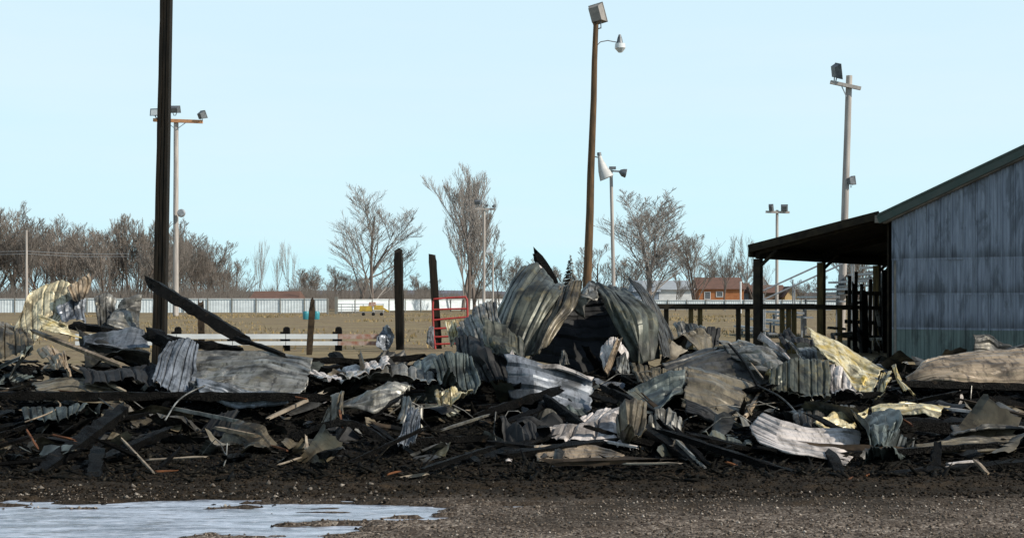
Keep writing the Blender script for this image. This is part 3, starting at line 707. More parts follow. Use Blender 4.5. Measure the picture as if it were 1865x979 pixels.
sheet(SH, 'dark grey sheet lying flat in the ash behind the pink panel', [[(840,458,15.4),(880,454,15.5),(915,450,15.7)], [(848,476,14.7),(880,480,14.6),(900,472,14.8)]], M['galv_dark'], folds=3, amp=.05, seed=81)
sheet(SH, 'black framed sheet under the brown riveted panel', [[(726,452,15.3),(760,468,15.1),(802,484,14.9)], [(730,460,14.9),(762,476,14.7),(800,492,14.5)]], M['black'], folds=2, amp=.04, seed=82)
sheet(SH, 'grey folded scrap in the ash between brown and pink panels', [[(690,470,15.0),(706,466,15),(724,472,14.9)], [(686,482,14.4),(704,484,14.3),(722,486,14.3)]], M['galv'], folds=5, amp=.09, seed=83)
sheet(SH, 'grey sheet lying flat at the right edge of the ash', [[(1020,475,14.6),(1060,472,14.7),(1120,470,14.8)], [(1018,486,14.1),(1060,486,14.1),(1120,486,14.1)]], M['galv_dark'], folds=3, amp=.05, seed=84)
sheet(SH, 'pale grey board like sheet low at the right edge', [[(980,498,13.7),(1030,495,13.8),(1090,492,13.9)], [(978,506,13.4),(1030,505,13.4),(1090,504,13.5)]], M['brown'], folds=2, amp=.03, seed=85)
sheet(SH, 'olive sheet lying low between pink panel and mud', [[(740,484,14.2),(770,482,14.3),(800,488,14.1)], [(744,500,13.6),(772,502,13.5),(800,504,13.5)]], M['green'], folds=4, amp=.08, seed=86)
sheet(SH, 'flat teal grey sheet in the ash at the far left', [[(0,452,15.8),(30,450,15.8),(82,456,15.5)], [(2,470,14.9),(40,474,14.8),(66,472,14.9)]], M['teal'], folds=4, amp=.06, seed=87)
sheet(SH, 'rust brown sheet sloping in the ash at the far left', [[(10,425,16.6),(50,424,16.6),(90,430,16.4)], [(20,442,15.9),(60,444,15.8),(110,443,15.9)]], M['brown'], folds=3, amp=.05, seed=88)

# -- timber, by hand
px_beam('thick charred beam slanting down from the black pole', (141,324,18.9), (246,388,17.9), 12, seed=101, rough=.08)
px_beam('charred beam continuing right from the foot of the slanting beam', (236,384,17.8), (286,402,17.2), 4, seed=102)
px_beam('long thin charred beam lying across the left of the heap', (60,371,18.3), (240,398,17.6), 8, seed=103, rough=.16)
px_beam('short charred stub where long beam passes the black pole', (138,378,17.6), (172,398,17.2), 13, seed=104, rough=.2)
px_beam('long black beam running level across the left of the ash', (-60,447,15.1), (335,449,15.2), 9, seed=105, rough=.16)
px_beam('charred log sloping down to the ice at far left', (112,462,14.6), (14,536,12.2), 13, seed=106, rough=.14)
px_beam('second charred log crossing the sloping log at left', (160,486,14.0), (40,538,12.3), 9, seed=107, rough=.14)
px_beam('curved charred log lying in the ash left of centre', (300,494,13.8), (406,504,13.4), 7, seed=108, bend=.20)
px_beam('charred beam end poking up from the top of mound', (562,291,19.6), (584,324,19.8), 8, seed=109, rough=.05)
px_beam('dark timber sloping down under the blue white panel', (574,450,15.2), (624,488,14.2), 9, seed=110)
px_beam('black channel sloping to the mud right of centre', (684,484,14.2), (750,530,12.6), 11, seed=111, rough=.05)
px_beam('charred beam lying level along the right front of the heap', (930,538,12.1), (1110,522,12.6), 11, seed=112, rough=.2)
px_beam('charred sill beam low in front of the pink panel', (800,540,12.1), (888,556,11.7), 9, seed=113, rough=.2)
px_beam('thick charred post standing at right end of pink panel', (884,512,12.9), (902,548,12.0), 13, seed=114, rough=.2)
px_beam('upright charred stub left of the pink panel', (781,512,13.0), (788,546,12.2), 9, seed=115, rough=.16)
px_beam('charred plank lying level behind the twisted scrap', (950,478,14.5), (1110,484,14.3), 14, seed=116, rough=.16)
px_beam('long charred plank at right, under the tan roll', (960,434,16.2), (1140,440,16.0), 8, seed=117, rough=.12)
px_beam('dark beam bearing on the ash under the yellow sheet', (820,452,15.7), (940,446,15.9), 7, seed=118, rough=.1)
px_beam('charred beam lying across the ash, centre', (500,470,14.7), (590,440,15.6), 9, seed=119, rough=.2)
px_beam('low charred log in the ash below the pointed scrap', (408,500,13.5), (500,494,13.7), 8, seed=120, rough=.2)
px_beam('black beam behind the lilac sheet', (310,408,18.1), (372,410,18.1), 6, seed=121, rough=.2)
px_beam('charred beam on the skyline of heap left of red gate', (375,410,18.2), (440,405,18.3), 6, seed=122, rough=.15)
px_beam('charred post leaning over the heap behind the slanting beam', (340,400,18.4), (352,412,18.1), 8, seed=123)
px_beam('charred beam in the ash right of the cavity', (640,440,15.8), (700,470,14.8), 8, seed=124, rough=.2)
px_beam('black rib bent over the brown riveted panel', (776,392,17.2), (812,450,15.9), 2.5, seed=125, bend=.05, rough=.04)
px_beam('pale roof trim strip laid down the left of heap', (14,377,18.2), (108,414,16.6), 4, 'tan', 'trim_strip', 126, cat='trim strip', rough=.05)
px_beam('pale trim strip below and right of the first strip', (56,416,16.4), (114,443,15.6), 3, 'palewood', 'trim_strip', 127, cat='trim strip', rough=.05)
px_beam('silver trim strip crossing the dark ash left of centre', (166,461,14.8), (236,475,14.3), 4, 'galv', 'trim_strip', 128, cat='trim strip', rough=.05)
px_beam('short pale trim strip right of the silver trim strip', (211,482,14.1), (257,491,13.8), 3.5, 'tan', 'trim_strip', 129, cat='trim strip', rough=.05)
px_beam('brown trim along the lower edge of the riveted panel', (728,454,15.0), (800,486,14.5), 4, 'brown', 'trim_strip', 130, cat='trim strip', rough=.04)
px_beam('pale twisted trim strip reaching left to the dark ash', (270,472,14.6), (330,444,15.4), 3.5, 'palewood', 'trim_strip', 131, cat='trim strip', rough=.08)
px_beam('thin grey trim strip leaning in the ash, centre', (462,484,14.1), (512,468,14.6), 2.5, 'galv', 'trim_strip', 132, cat='trim strip', rough=.05)
px_beam('pale lath leaning right above the pink panel', (793,470,15.2), (812,440,16.2), 4, 'tan', 'trim_strip', 133, cat='trim strip', rough=.05)
px_beam('rolled light edge strip beside the black channel', (700,480,14.0), (749,527,12.5), 3, 'galv', 'trim_strip', 134, cat='trim strip', rough=.04)
px_beam('thin pale strip lying level right of the long pale sheet', (1010,461,15.0), (1070,468,14.7), 3, 'pink', 'trim_strip', 135, cat='trim strip', rough=.05)
px_beam('white strip under the pitted panel', (638,497,13.6), (672,503,13.4), 2.5, 'pink', 'trim_strip', 136, cat='trim strip', rough=.05)
px_beam('pale stick lying low at the foot of the ash, centre', (414,537,12.0), (441,533,12.1), 3, 'palewood', 'broken_stick', 137, cat='stick')
px_beam('yellowish cane leaning in the ash at left', (109,494,13.5), (144,531,12.2), 2.2, 'palewood', 'broken_stick', 138, cat='stick', rough=.05)
px_beam('white scrap strip at the right front of the heap', (1014,523,12.4), (1046,519,12.5), 4, 'pink', 'trim_strip', 139, cat='trim strip')
px_beam('rusty tipped scrap at the right front of the heap', (1044,518,12.4), (1057,532,12.1), 4, 'tan', 'trim_strip', 140, cat='trim strip')
for i, (a, b, l) in enumerate([((34,490),(58,496),'orange split splinter lying level at left'), ((5,484),(18,506),'thin orange splinter at the left edge'), ((300,449),(312,451),'orange splinter under the crossing trim strips'), ((400,533),(414,530),'orange splinter low in the centre ash'), ((148,530),(172,529),'orange splinter near the ice at left'), ((42,442),(62,444),'orange splinter under the level black beam'), ((772,520),(782,523),'orange splinter left of the pink panel'), ((898,548),(910,536),'orange splinter at the foot of charred post'), ((962,471),(976,480),'orange brick coloured scrap behind twisted scrap'), ((274,502),(290,507),'orange flat splinter in the ash left of curved log'), ((924,535),(930,533),'small orange splinter by the right front beam'), ((348,462),(351,482),'orange stick hanging below brown torn flap')]):
    px_beam(l, a, b, 2.0, 'rawwood', 'split_splinter', 150+i, dy=-.25, cat='splinter', rough=.2)
wire('bent_wire', 'thin grey wire arching over the level black beam', [(157,474,14.0),(172,452,14.6),(196,438,15.1),(230,428,15.6)], .9, 'galv')
wire('bent_wire', 'dark wire curling down from the level trim at left', [(10,447,15.3),(30,440,15.5),(58,437,15.6),(80,447,15.2),(112,470,14.4)], .9, 'galv_dark')
wire('bent_wire', 'pale wire looping up in the ash at far left', [(3,476,14.2),(30,466,14.6),(42,456,15.0),(20,442,15.4)], .9, 'tan')
wire('bent_rod', 'thick grey rod drooping behind the pink panel', [(806,436,15.9),(830,448,15.4),(848,466,14.9),(846,478,14.5)], 1.0, 'galv_dark', 'rod')
wire('bent_rod', 'pale rod standing curved beside the twisted scrap', [(968,518,13.0),(975,508,13.2),(977,494,13.6)], 1.2, 'galv', 'rod')
wire('bent_rod', 'thin pale rod bent over the right side of heap', [(786,392,17.9),(796,408,17.4),(812,428,16.6)], .9, 'tan', 'rod')

# -- boards and scraps strewn over the heap: copies of a few shapes
def zone(x, y):
    px = CX + x*F/y
    a = 'left of the black column' if px < 150 else 'between the column and the red gate' if px < 450 else 'below the mound' if px < 720 else 'between the mound and yellow sheet' if px < 900 else 'in front of the shed'
    b = 'low front' if y < 14 else 'middle' if y < 16.4 else 'back'
    return a, b
def strew(n, protos, xr, yr, name, label, cat, group, zr=(.02, .12), tilt=.35, keepf=None, smin=.7, smax=1.3, flat=0):
    r = np.random.default_rng(hash(name) % 1000 if False else len(name)*7+n)
    k = 0; tries = 0
    while k < n and tries < n*10:
        tries += 1
        x = r.uniform(*xr); y = r.uniform(*yr)
        if keepf and not keepf(x, y): continue
        s = r.uniform(smin, smax)
        o = bpy.data.objects.new(name, protos[k % len(protos)])
        z = float(ground_h(np.array([x]), np.array([y]))[0])
        o.location = (x, y, z + r.uniform(*zr))
        # lean follows the slope of the heap
        o.rotation_euler = (r.normal(0, tilt)+flat, r.normal(0, tilt), r.uniform(0, 6.28))
        o.scale = (s, s, s)
        COL.objects.link(o)
        za, zb = zone(x, y)
        tag(o, '%s, %s, %s' % (label, za, zb), cat, '%s, %s, %s' % (group, za, zb))
        k += 1
def proto_beam(L, w, h, seed, mat):
    o = beam('proto', None, (-L/2, 0, 0), (L/2, 0, 0), w, h, mat, seed, cat=None, rough=.16)
    me = o.data; bpy.data.objects.remove(o)
    v = np.zeros(len(me.vertices)*3); me.vertices.foreach_get('co', v); v = v.reshape(-1, 3); v[:, 0] -= L/2
    me.vertices.foreach_set('co', v.ravel()); me.update()
    return me
PB = [proto_beam(L, w, h, 200+i, M['char']) for i, (L, w, h) in enumerate([(1.3, .09, .06), (.9, .12, .04), (1.6, .06, .05), (.6, .10, .08), (1.1, .15, .03), (.8, .05, .05)])]
PB2 = [proto_beam(L, w, h, 220+i, M['charwood']) for i, (L, w, h) in enumerate([(.7, .08, .03), (.5, .05, .03), (1.0, .06, .02)])]
PB3 = [proto_beam(L, w, h, 240+i, M['palewood']) for i, (L, w, h) in enumerate([(.35, .035, .012), (.22, .03, .01), (.5, .02, .012)])]
strew(280, PB, (-7.5, 10.5), (12.3, 19.6), 'charred_board', 'charred broken board in the heap', 'board', 'charred boards strewn through the heap', tilt=.22, smin=.5, smax=1.1)
strew(34, PB2, (-7.5, 10.5), (12.2, 19), 'half_burnt_board', 'half burnt brown board', 'board', 'half burnt boards strewn through the heap', tilt=.3)
strew(40, PB3, (-7, 9), (12.0, 18), 'pale_lath', 'short pale lath in the ash', 'lath', 'pale laths strewn through the heap', tilt=.3, zr=(.04, .12))
def proto_scrap(w, l, seed, mat):
    o = sheet('proto', None, [[(0,0,1),(1,0,1)],[(0,1,1),(1,1,1)]], mat)
    bpy.data.objects.remove(o)
    r = np.random.default_rng(seed); n = 10
    s = np.linspace(-.5, .5, n); SS, QQ = np.meshgrid(s, s, indexing='ij')
    h = 0
    for k in range(4):
        th = r.uniform(0, math.pi); d = SS*math.cos(th)+QQ*math.sin(th)+r.uniform(-.25, .25)
        h = h + r.choice([-1, 1])*.25*np.abs(d)
    V = np.stack([SS*w*(1+.25*fbm(QQ*5+seed, QQ*0, 2)), QQ*l*(1+.25*fbm(SS*5, SS*0+seed, 2)), h*min(w, l)], -1).reshape(-1, 3)
    ii = np.arange(n*n).reshape(n, n)
    me = np_mesh('scrap', V, np.stack([ii[:-1, :-1], ii[1:, :-1], ii[1:, 1:], ii[:-1, 1:]], -1).reshape(-1, 4))
    me.materials.append(mat); shade(me, 25)
    return me
PS = [proto_scrap(w, l, 300+i, M[m]) for i, (w, l, m) in enumerate([(.5, .3, 'galv'), (.35, .3, 'galv_dark'), (.7, .25, 'green'), (.4, .2, 'blue'), (.3, .2, 'brown'), (.6, .35, 'galv_dark'), (.3, .15, 'pink'), (.45, .3, 'brown')])]
def proto_ribbed(l, w, seed, mat, ribs=4):
    r = np.random.default_rng(seed); nu, nv = 26, ribs*9+1
    s_ = np.linspace(-.5, .5, nu); q_ = np.linspace(-.5, .5, nv)
    SS, QQ = np.meshgrid(s_, q_, indexing='ij')
    h = 0*SS
    for k in range(2):
        c = r.uniform(-.3, .3); th = r.normal(0, .25)
        h += r.choice([-1, 1])*r.uniform(.10, .38)*l*np.abs(SS-c+th*QQ)
    for k in range(7):
        th = r.uniform(0, math.pi); d = SS*math.cos(th)+QQ*math.sin(th)+r.uniform(-.35, .35)
        h += r.choice([-1, 1])*.22*l*np.clip(.16-np.abs(d), 0, 1)
    t3 = np.abs((((QQ+.5)*ribs) % 1)-.5)*2
    h += .024*np.clip((.24-t3)/.12, 0, 1)*(.5+vnoise(SS*5+seed, QQ*5))
    X = SS*l + .10*l*fbm(QQ*7+seed, QQ*0+3, 3)*np.abs(SS)*2; Y = QQ*w*(1-.25*np.abs(SS)*r.random()) + .12*w*fbm(SS*5+seed, SS*0, 3)*np.abs(QQ)*2
    ii = np.arange(nu*nv).reshape(nu, nv)
    me = np_mesh('scrap', np.stack([X, Y, h-h.mean()], -1).reshape(-1, 3), np.stack([ii[:-1, :-1], ii[1:, :-1], ii[1:, 1:], ii[:-1, 1:]], -1).reshape(-1, 4))
    me.materials.append(mat); shade(me, 13)
    return me
PR = [proto_ribbed(l, w, 330+i, M[m], rb) for i, (l, w, m, rb) in enumerate([(1.5, .8, 'galv_dark', 4), (1.1, .7, 'green', 4), (1.8, .6, 'black', 3), (1.3, .8, 'brown', 4), (.9, .6, 'galv', 3), (1.5, .5, 'galv_dark', 3), (1.0, .8, 'teal', 4), (1.2, .7, 'black', 4), (.8, .6, 'tan', 3)])]
strew(95, PR, (-8, 11), (14.0, 18.6), 'ribbed_sheet', 'sooty ribbed roof sheet', 'metal sheet', 'sooty ribbed roof sheets lying through the heap', tilt=.20, zr=(-.06, .02), smin=.35, smax=.8)
strew(14, PR, (-8, 11), (13.3, 14.4), 'ribbed_sheet', 'small sooty ribbed sheet', 'metal sheet', 'sooty ribbed roof sheets along the front of the heap', tilt=.16, zr=(-.02, .03), smin=.4, smax=.7)
strew(75, PS, (-7.5, 10.5), (13.2, 19.5), 'metal_scrap', 'small crumpled metal scrap', 'scrap', 'small metal scraps strewn over the heap', tilt=.5, zr=(.05, .18))
strew(110, PS, (-7.5, 9.5), (12.6, 18), 'metal_chip', 'palm sized metal chip', 'scrap', 'small metal chips', tilt=.5, zr=(.02, .08), smin=.18, smax=.45)
strew(170, [PS[1], PS[2], PS[4], PS[5], PS[7], PS[0]], (-8, 10.5), (12.8, 17.5), 'metal_scrap', 'small crumpled metal scrap', 'scrap', 'small metal scraps strewn over the heap', tilt=.4, zr=(.02, .10), smin=.35, smax=.95)
strew(26, PS, (4.6, 11), (13.2, 19.5), 'metal_scrap', 'small crumpled metal scrap', 'scrap', 'small metal scraps strewn over the heap', tilt=.5, zr=(.05, .18), smin=1, smax=2.2)

rw = np.random.default_rng(77)
for i in range(26):
    x0, y0 = rw.uniform(-6.5, 8.5), rw.uniform(12.8, 18)
    a_ = rw.uniform(0, 6.28); L_ = rw.uniform(.5, 1.5); k_ = rw.uniform(-1.2, 1.2)
    pts = []
    for q_ in np.linspace(0, 1, 9):
        xx = x0 + L_*q_*math.cos(a_+k_*q_); yy = y0 + L_*q_*math.sin(a_+k_*q_)
        zz = float(ground_h(np.array([xx]), np.array([yy]))[0]) + .05 + rw.uniform(.05, .25)*math.sin(q_*math.pi)
        pts.append(Vector((xx, yy, zz)))
    b_ = pts[0].copy(); za, zb = zone(x0, y0)
    o = MB().tube([p - b_ for p in pts], .006, 4).build('loose_wire', M['char' if i % 3 else 'galv'], loc=tuple(b_))
    tag(o, '%s bent wire springing from the heap, %s, %s' % ('black' if i % 3 else 'pale', za, zb), 'wire', 'loose wires in the heap, %s, %s, %d' % (za, zb, i % 3 > 0))
# ------------------------------------------------------------------ poles and lamps
def floodlight(name, label, cat, pos, size, yaw, pitch, mat, parent=None, face=True, group=None):
    """box floodlight: housing that narrows to the back, lens, yoke; faces local -Y"""
    e = empty(name, pos, yaw)
    w, h, d = size
    cp, sp = math.cos(pitch), math.sin(pitch)
    def T(x, y, z): return Vector((x, y*cp - z*sp, y*sp + z*cp))
    mb = MB()
    vs = [T(x*w/2, -d/2, z*h/2) for x, z in ((-1,-1),(1,-1),(1,1),(-1,1))] + [T(x*w/2*.72, d/2, z*h/2*.72) for x, z in ((-1,-1),(1,-1),(1,1),(-1,1))]
    mb.add(vs, [(0,1,2,3),(7,6,5,4),(0,4,5,1),(1,5,6,2),(2,6,7,3),(3,7,4,0)])
    mb.build('housing', mat, e)
    r_ = MB()
    for sx, sz, ww, hh in ((0,1,w*1.06,h*.07),(0,-1,w*1.06,h*.07),(1,0,w*.07,h*1.06),(-1,0,w*.07,h*1.06)):
        c = T(sx*w/2, -d/2-.01, sz*h/2)
        a = T(1,0,0)*ww/2; b = T(0,0,1)*hh/2; n_ = T(0,-1,0)*d*.05
        v8 = [c-a-b-n_, c+a-b-n_, c+a+b-n_, c-a+b-n_, c-a-b+n_, c+a-b+n_, c+a+b+n_, c-a+b+n_]
        r_.add(v8, [(0,1,2,3),(7,6,5,4),(0,4,5,1),(1,5,6,2),(2,6,7,3),(3,7,4,0)])
    r_.build('rim', mat, e)
    lz = MB(); v4 = [T(x*w*.46, -d/2-.012, z*h*.46) for x, z in ((-1,-1),(1,-1),(1,1),(-1,1))]
    lz.add(v4 + [v + T(0, .008, 0) for v in v4], [(0,1,2,3),(7,6,5,4),(0,4,5,1),(1,5,6,2),(2,6,7,3),(3,7,4,0)])
    lz.build('lens', M['lens'], e)
    y = MB(); z0 = -h*.5 - h*.28
    y.bar((-w*.3, 0, 0), (-w*.12, 0, z0), w*.06, w*.06, (0,1,0)).bar((w*.3, 0, 0), (w*.12, 0, z0), w*.06, w*.06, (0,1,0)).bar((-w*.14, 0, z0), (w*.14, 0, z0), w*.07, w*.07)
    y.build('yoke', M['lamp_metal'], e)
    return tag(e, label, cat, group)

def pole(label, top, bot, r0, r1, mat, Y, name='light_pole', ztop=None, cat='pole', nseg=9, wob=.02):
    """round pole through two photo points at depth Y, foot on the ground"""
    a = P(top[0], top[1], Y); b = P(bot[0], bot[1], Y)
    d = (b-a)/(b.z-a.z)
    foot = a + d*(-.3-a.z)
    e = empty(name, (foot.x, foot.y, 0))
    pts = []; rr = []
    for i in range(nseg+1):
        f = i/nseg
        p = foot.lerp(a, f) - Vector((foot.x, foot.y, 0))
        p += Vector((math.sin(i*2.1)*wob*r0, math.cos(i*1.7)*wob*r0, 0))
        pts.append(p); rr.append(r0+(r1-r0)*f)
    MB().tube(pts, rr, 12).build('shaft', mat, e, smooth=40)
    return tag(e, label, cat)
def rel(e, px, py, Y): return P(px, py, Y) - e.location

# black laminated column, left
e = empty('charred_column', tuple(P(149, 421, 30)))
e.location.z = 0
def colx(z):  # px at height
    py = HY - (z-CZ)*F/30
    return (np.interp(py, [0, 378, 421], [158.5, 151, 150]) - CX)*30/F
for k, (ox, wd) in enumerate(((-.075, .085), (.012, .075), (.09, .07))):
    m = MB(); vs = []; zs = np.linspace(-.2, 11.2, 30)
    for i, z in enumerate(zs):
        wt = 1.12 - .022*z
        x = colx(z) + ox*wt - e.location.x
        j = random.uniform(-.004, .004)
        w_ = wd*wt/2*.92; dth = .13*wt*(1, .85, .95)[k]
        vs += [(x-w_+j, -dth, z), (x+w_+j, -dth+j, z), (x+w_, dth, z), (x-w_, dth, z)]
    fs = []
    for i in range(len(zs)-1):
        for q in range(4):
            fs.append((i*4+q, i*4+(q+1) % 4, (i+1)*4+(q+1) % 4, (i+1)*4+q))
    fs += [(3,2,1,0), tuple(len(vs)-4+q for q in range(4))]
    m.add(vs, fs).build('plank', M['pole_dark'], e)
tag(e, 'tall blackened laminated column rising out of the top of the frame', 'column')

# pale pole with rusty crossarm, left
Y = 125
e = pole('pale tall pole with orange crossarm behind the black column', (169, 148), (168.5, 340), .27, .22, M['pole_pale'], Y)
MB().bar(rel(e,144,145.5,Y-.3), rel(e,198,147.5,Y-.3), .25, .30).build('crossarm', M['crossarm'], e)
MB().bar(rel(e,169,156,Y-.3), rel(e,180,148,Y-.3), .06, .06).bar(rel(e,169,156,Y-.3), rel(e,158,147,Y-.3), .06, .06).build('brace', M['steel'], e)
MB().tube([rel(e,167.5,150,Y-.35), rel(e,167,280,Y-.35)], .05, 5).build('conduit', M['lamp_metal'], e)
floodlight('floodlight', 'floodlight with pale face at left end of orange crossarm', 'floodlight', P(148.5,137.5,Y-.5), (1.15,.62,.45), R(-18), R(-8), M['lamp_metal'])
floodlight('floodlight', 'floodlight seen from behind above the orange crossarm', 'floodlight', P(167.5,134.5,Y-.4), (.85,.62,.5), R(175), R(-20), M['lamp_metal'])
floodlight('floodlight', 'tilted floodlight at the right end of the orange crossarm', 'floodlight', P(197,140.5,Y-.4), (.62,.7,.55), R(140), R(-25), M['lamp_metal'])
def disc(name, label, cat, c, r, mat, depth=.1, n=16):
    e = empty(name, tuple(c))
    mb = MB(); mb.tube([(0, -depth, 0), (0, -depth*.4, 0), (0, depth*.6, 0), (0, depth, 0)], [r*.75, r, r*.7, r*.2], n)
    mb.build('reflector', mat, e, smooth=40)
    MB().bar((0, .05, 0), (-r*1.0, .25, -.1), .06, .06).build('arm', M['steel'], e)
    return tag(e, label, cat)
disc('round_lamp', 'round lamp halfway up the pale pole at left', 'lamp', P(175,247.5,Y-.6), .38, M['steel'], .25)

# tall brown wooden pole, centre
Y = 40
e = pole('tall brown wooden pole rising behind the mound', (629, 40), (620, 312), .145, .075, M['pole_brown'], Y, wob=.06)
fl = floodlight('floodlight', 'tan box floodlight on top of the brown wooden pole', 'floodlight', P(629.5,29.5,Y), (.42,.56,.34), R(158), R(-12), M['lamp_tan'])
fl.rotation_euler[1] = R(12)
a = empty('security_lamp', tuple(P(628, 64, Y)))
tag(a, 'small security lamp on a bent arm near the top of brown pole', 'lamp')
q = lambda x, y: P(x, y, Y) - a.location
MB().tube([q(628,66), q(634,60), q(642,58.5), q(652,60.5)], .016, 6).build('arm', M['steel'], a, smooth=40)
MB().tube([q(655,52), q(655,56), q(655,62)], [.03, .07, .10], 10).build('housing', M['lamp_metal'], a, smooth=40)
MB().tube([q(655.5,62), q(655.5,67), q(655.8,71.5)], [.15, .16, .06], 12).build('globe', M['lens'], a, smooth=40)
# horn loudspeaker on the brown pole
h = empty('horn_loudspeaker', tuple(P(630, 186, Y)))
tag(h, 'white horn loudspeaker bracketed to the brown wooden pole', 'loudspeaker')
q = lambda x, y, d=0: P(x, y, Y+d) - h.location
MB().tube([q(632.5,183), q(634,190), q(637,200), q(641,209)], [.04, .08, .155, .22], 14).build('horn', M['horn'], h, smooth=40)
MB().tube([q(632.3,181), q(632.8,184.5)], [.06, .065], 10).build('driver', M['lamp_metal'], h, smooth=40)
MB().tube([q(624,184.5), q(633,187)], .018, 6).build('bracket', M['steel'], h)
# thin pole behind it
Y = 72
e = pole('slim grey pole beside the brown pole with a spotlight', (645.5, 200), (648, 312), .11, .085, M['pole_pale'], Y)
MB().bar(rel(e,643,201,Y-.1), rel(e,657,202,Y-.1), .08, .09).build('crossarm', M['steel'], e)
sp = empty('spotlight', tuple(P(658,203,Y-.2))); tag(sp, 'round dark spotlight at right end of the slim grey pole', 'spotlight')
q = lambda x, y: P(x, y, Y-.2) - sp.location
MB().tube([q(655,201.5), q(658,203), q(662,204)], [.09, .2, .24], 12).build('housing', M['lamp_metal'], sp, smooth=40)
MB().tube([q(661.9,204), q(662.3,204.1)], [.2, .2], 12).build('lens', M['lens'], sp)
sp = empty('spotlight', tuple(P(645,199,Y-.2))); tag(sp, 'small flat lamp head on top of the slim grey pole', 'spotlight')
MB().box((0.1,0,0.05), (.35,.2,.14)).build('housing', M['lamp_metal'], sp)

# pale pole above the building roofline
Y = 62
e = pole('tall pale pole with a short crossarm behind the dark lean-to', (906.5, 97), (899, 330), .19, .14, M['pole_pale'], Y)
MB().bar(rel(e,886,104,Y-.2), rel(e,919,111,Y-.2), .17, .15).build('crossarm', M['pole_pale'], e)
MB().bar(rel(e,898,108,Y-.2), rel(e,903.5,120,Y-.2), .04, .04).build('brace', M['steel'], e)
MB().bar(rel(e,897.5,315,Y-.25), rel(e,897.3,332,Y-.25), .22, .15, (0,1,0)).build('junction_box', M['lamp_metal'], e)
fl = floodlight('floodlight', 'narrow floodlight seen edge on at left end of pale crossarm', 'floodlight', P(892,92.5,Y-.2), (.62,.66,.26), R(100), R(-12), M['lamp_metal'])
fl.rotation_euler[1] = R(-14)
floodlight('floodlight', 'small twin headed lamp low on the tall pale pole', 'floodlight', P(908.5,212,Y-.2), (.25,.38,.28), R(120), R(-10), M['lamp_metal'])

# far small poles
def small_pole(label, px, top, bot, Y, r, arm, heads, mat):
    e = pole(label, (px, top), (px-.4, bot), r, r*.8, mat, Y)
    MB().bar(rel(e,arm[0],arm[2],Y-.1), rel(e,arm[1],arm[2]+.6,Y-.1), r*1.1, r*1.3).build('crossarm', mat, e)
    for (hx, hy, w, h, yw, lb) in heads:
        floodlight('floodlight', lb, 'floodlight', P(hx, hy, Y-.2), (w*Y/F, h*Y/F, w*.6*Y/F), R(yw), R(-15), M['lamp_metal'])
small_pole('far slim pole with three lamps behind the bare trees', 506.5, 241, 346, 130, .15, (496, 518, 242.5), [(499.5,236,7.5,5,170,'square floodlight at the left of the far slim pole'), (509,239.5,3,2.5,160,'tiny lamp on top of the far slim pole'), (517,240,4,3,130,'tiny lamp at the right arm of the far slim pole')], M['pole_pale'])
small_pole('slim pole with two floodlights seen above the lean-to roof', 827.5, 244, 344, 110, .14, (815, 841, 246), [(820.5,241.5,5,7,150,'left of two floodlights above the dark lean-to'), (835.5,242,7,7,170,'right of two floodlights above the dark lean-to')], M['pole_pale'])
e = pole('short curved street lamp right of the far slim pole', (516, 296), (516, 346), .10, .08, M['pole_pale'], 140, name='street_lamp', cat='street lamp')
MB().tube([rel(e,516,298,140), rel(e,515,292,140), rel(e,512,290,140)], .06, 5).build('arm', M['pole_pale'], e)
MB().tube([rel(e,509.5,291,140), rel(e,514,289.5,140)], [.22, .3], 8).build('lamp_head', M['white'], e)
pole('thin pale utility pole at the far left edge', (5, 266), (5, 345), .13, .10, M['pole_pale'], 135, name='utility_pole')
pole('low thin pole between the brick house and the lean-to', (787.5, 322), (787.5, 346), .10, .10, M['white'], 150, name='utility_pole')
for lab, y0, y1 in (('upper power line in front of the left woods', 289, 292), ('lower power line in front of the left woods', 292, 295)):
    o = MB().tube([P(-120, y0-2, 135), P(-40, y0+1, 135), P(5, y0, 135), P(60, y1, 150), P(118, y1, 170)], .022, 4).build('power_line', M['steel'])
    tag(o, lab, 'power line')

# ------------------------------------------------------------------ middle ground
def post(label, px, top, bot, wpx, Y, mat, lean=0, name='charred_post', cat='post', seed=1):
    a = P(px, top, Y); b = P(px+lean, bot, Y); b.z = -.1
    o = beam(name, label, b, a, wpx*Y/F, wpx*Y/F, M[mat], seed, cat, rough=.035, seg=14)
    return o
post('thick black post standing left of the red gate', 412.5, 290, 397, 8.6, 43, 'pole_dark', 2, seed=401)
post('black post leaning behind the red gate', 449.5, 293, 395, 8, 44, 'pole_dark', 7, seed=402)
post('short dark post standing before the guard rail', 318.5, 345, 403, 6.5, 39, 'charwood', -4, seed=403)
post('short dark post seen behind the slanting beam', 196, 345, 392, 6.5, 45, 'charwood', 1, seed=404)

# guard rail: black posts and two white boards
Y = 42
gr = empty('guard_rail', tuple(P(290, 398, Y))); gr.location.z = 0
for px in (112, 171, 232, 290, 347):
    m = MB(); c = P(px, 380, Y) - gr.location
    m.tube([(c.x, 0, -.1), (c.x, 0, .62), (c.x, 0, .70), (c.x, 0, .74)], [.115, .11, .10, .05], 10)
    m.build('post', M['char'], gr, smooth=40)
    MB().box((c.x-.10, -.10, .42), (.14, .10, .34)).build('bracket', M['char'], gr)
pxs = [60, 171, 232, 290, 347, 393]
for i in range(5):
    for (zt, zb) in ((.52, .37), (.30, .18)):
        a = P(pxs[i], 380, Y) - gr.location; b = P(pxs[i+1], 380, Y) - gr.location
        mt = M['rust'] if i == 4 else M['white']
        h_ = (zt-zb)
        MB().bar((a.x+.01, -.16, (zt+zb)/2), (b.x-.01, -.16, (zt+zb)/2), .04, h_).build('rail_board', mt, gr)
tag(gr, 'white painted guard rail on black posts, its right end rusty', 'guard rail')
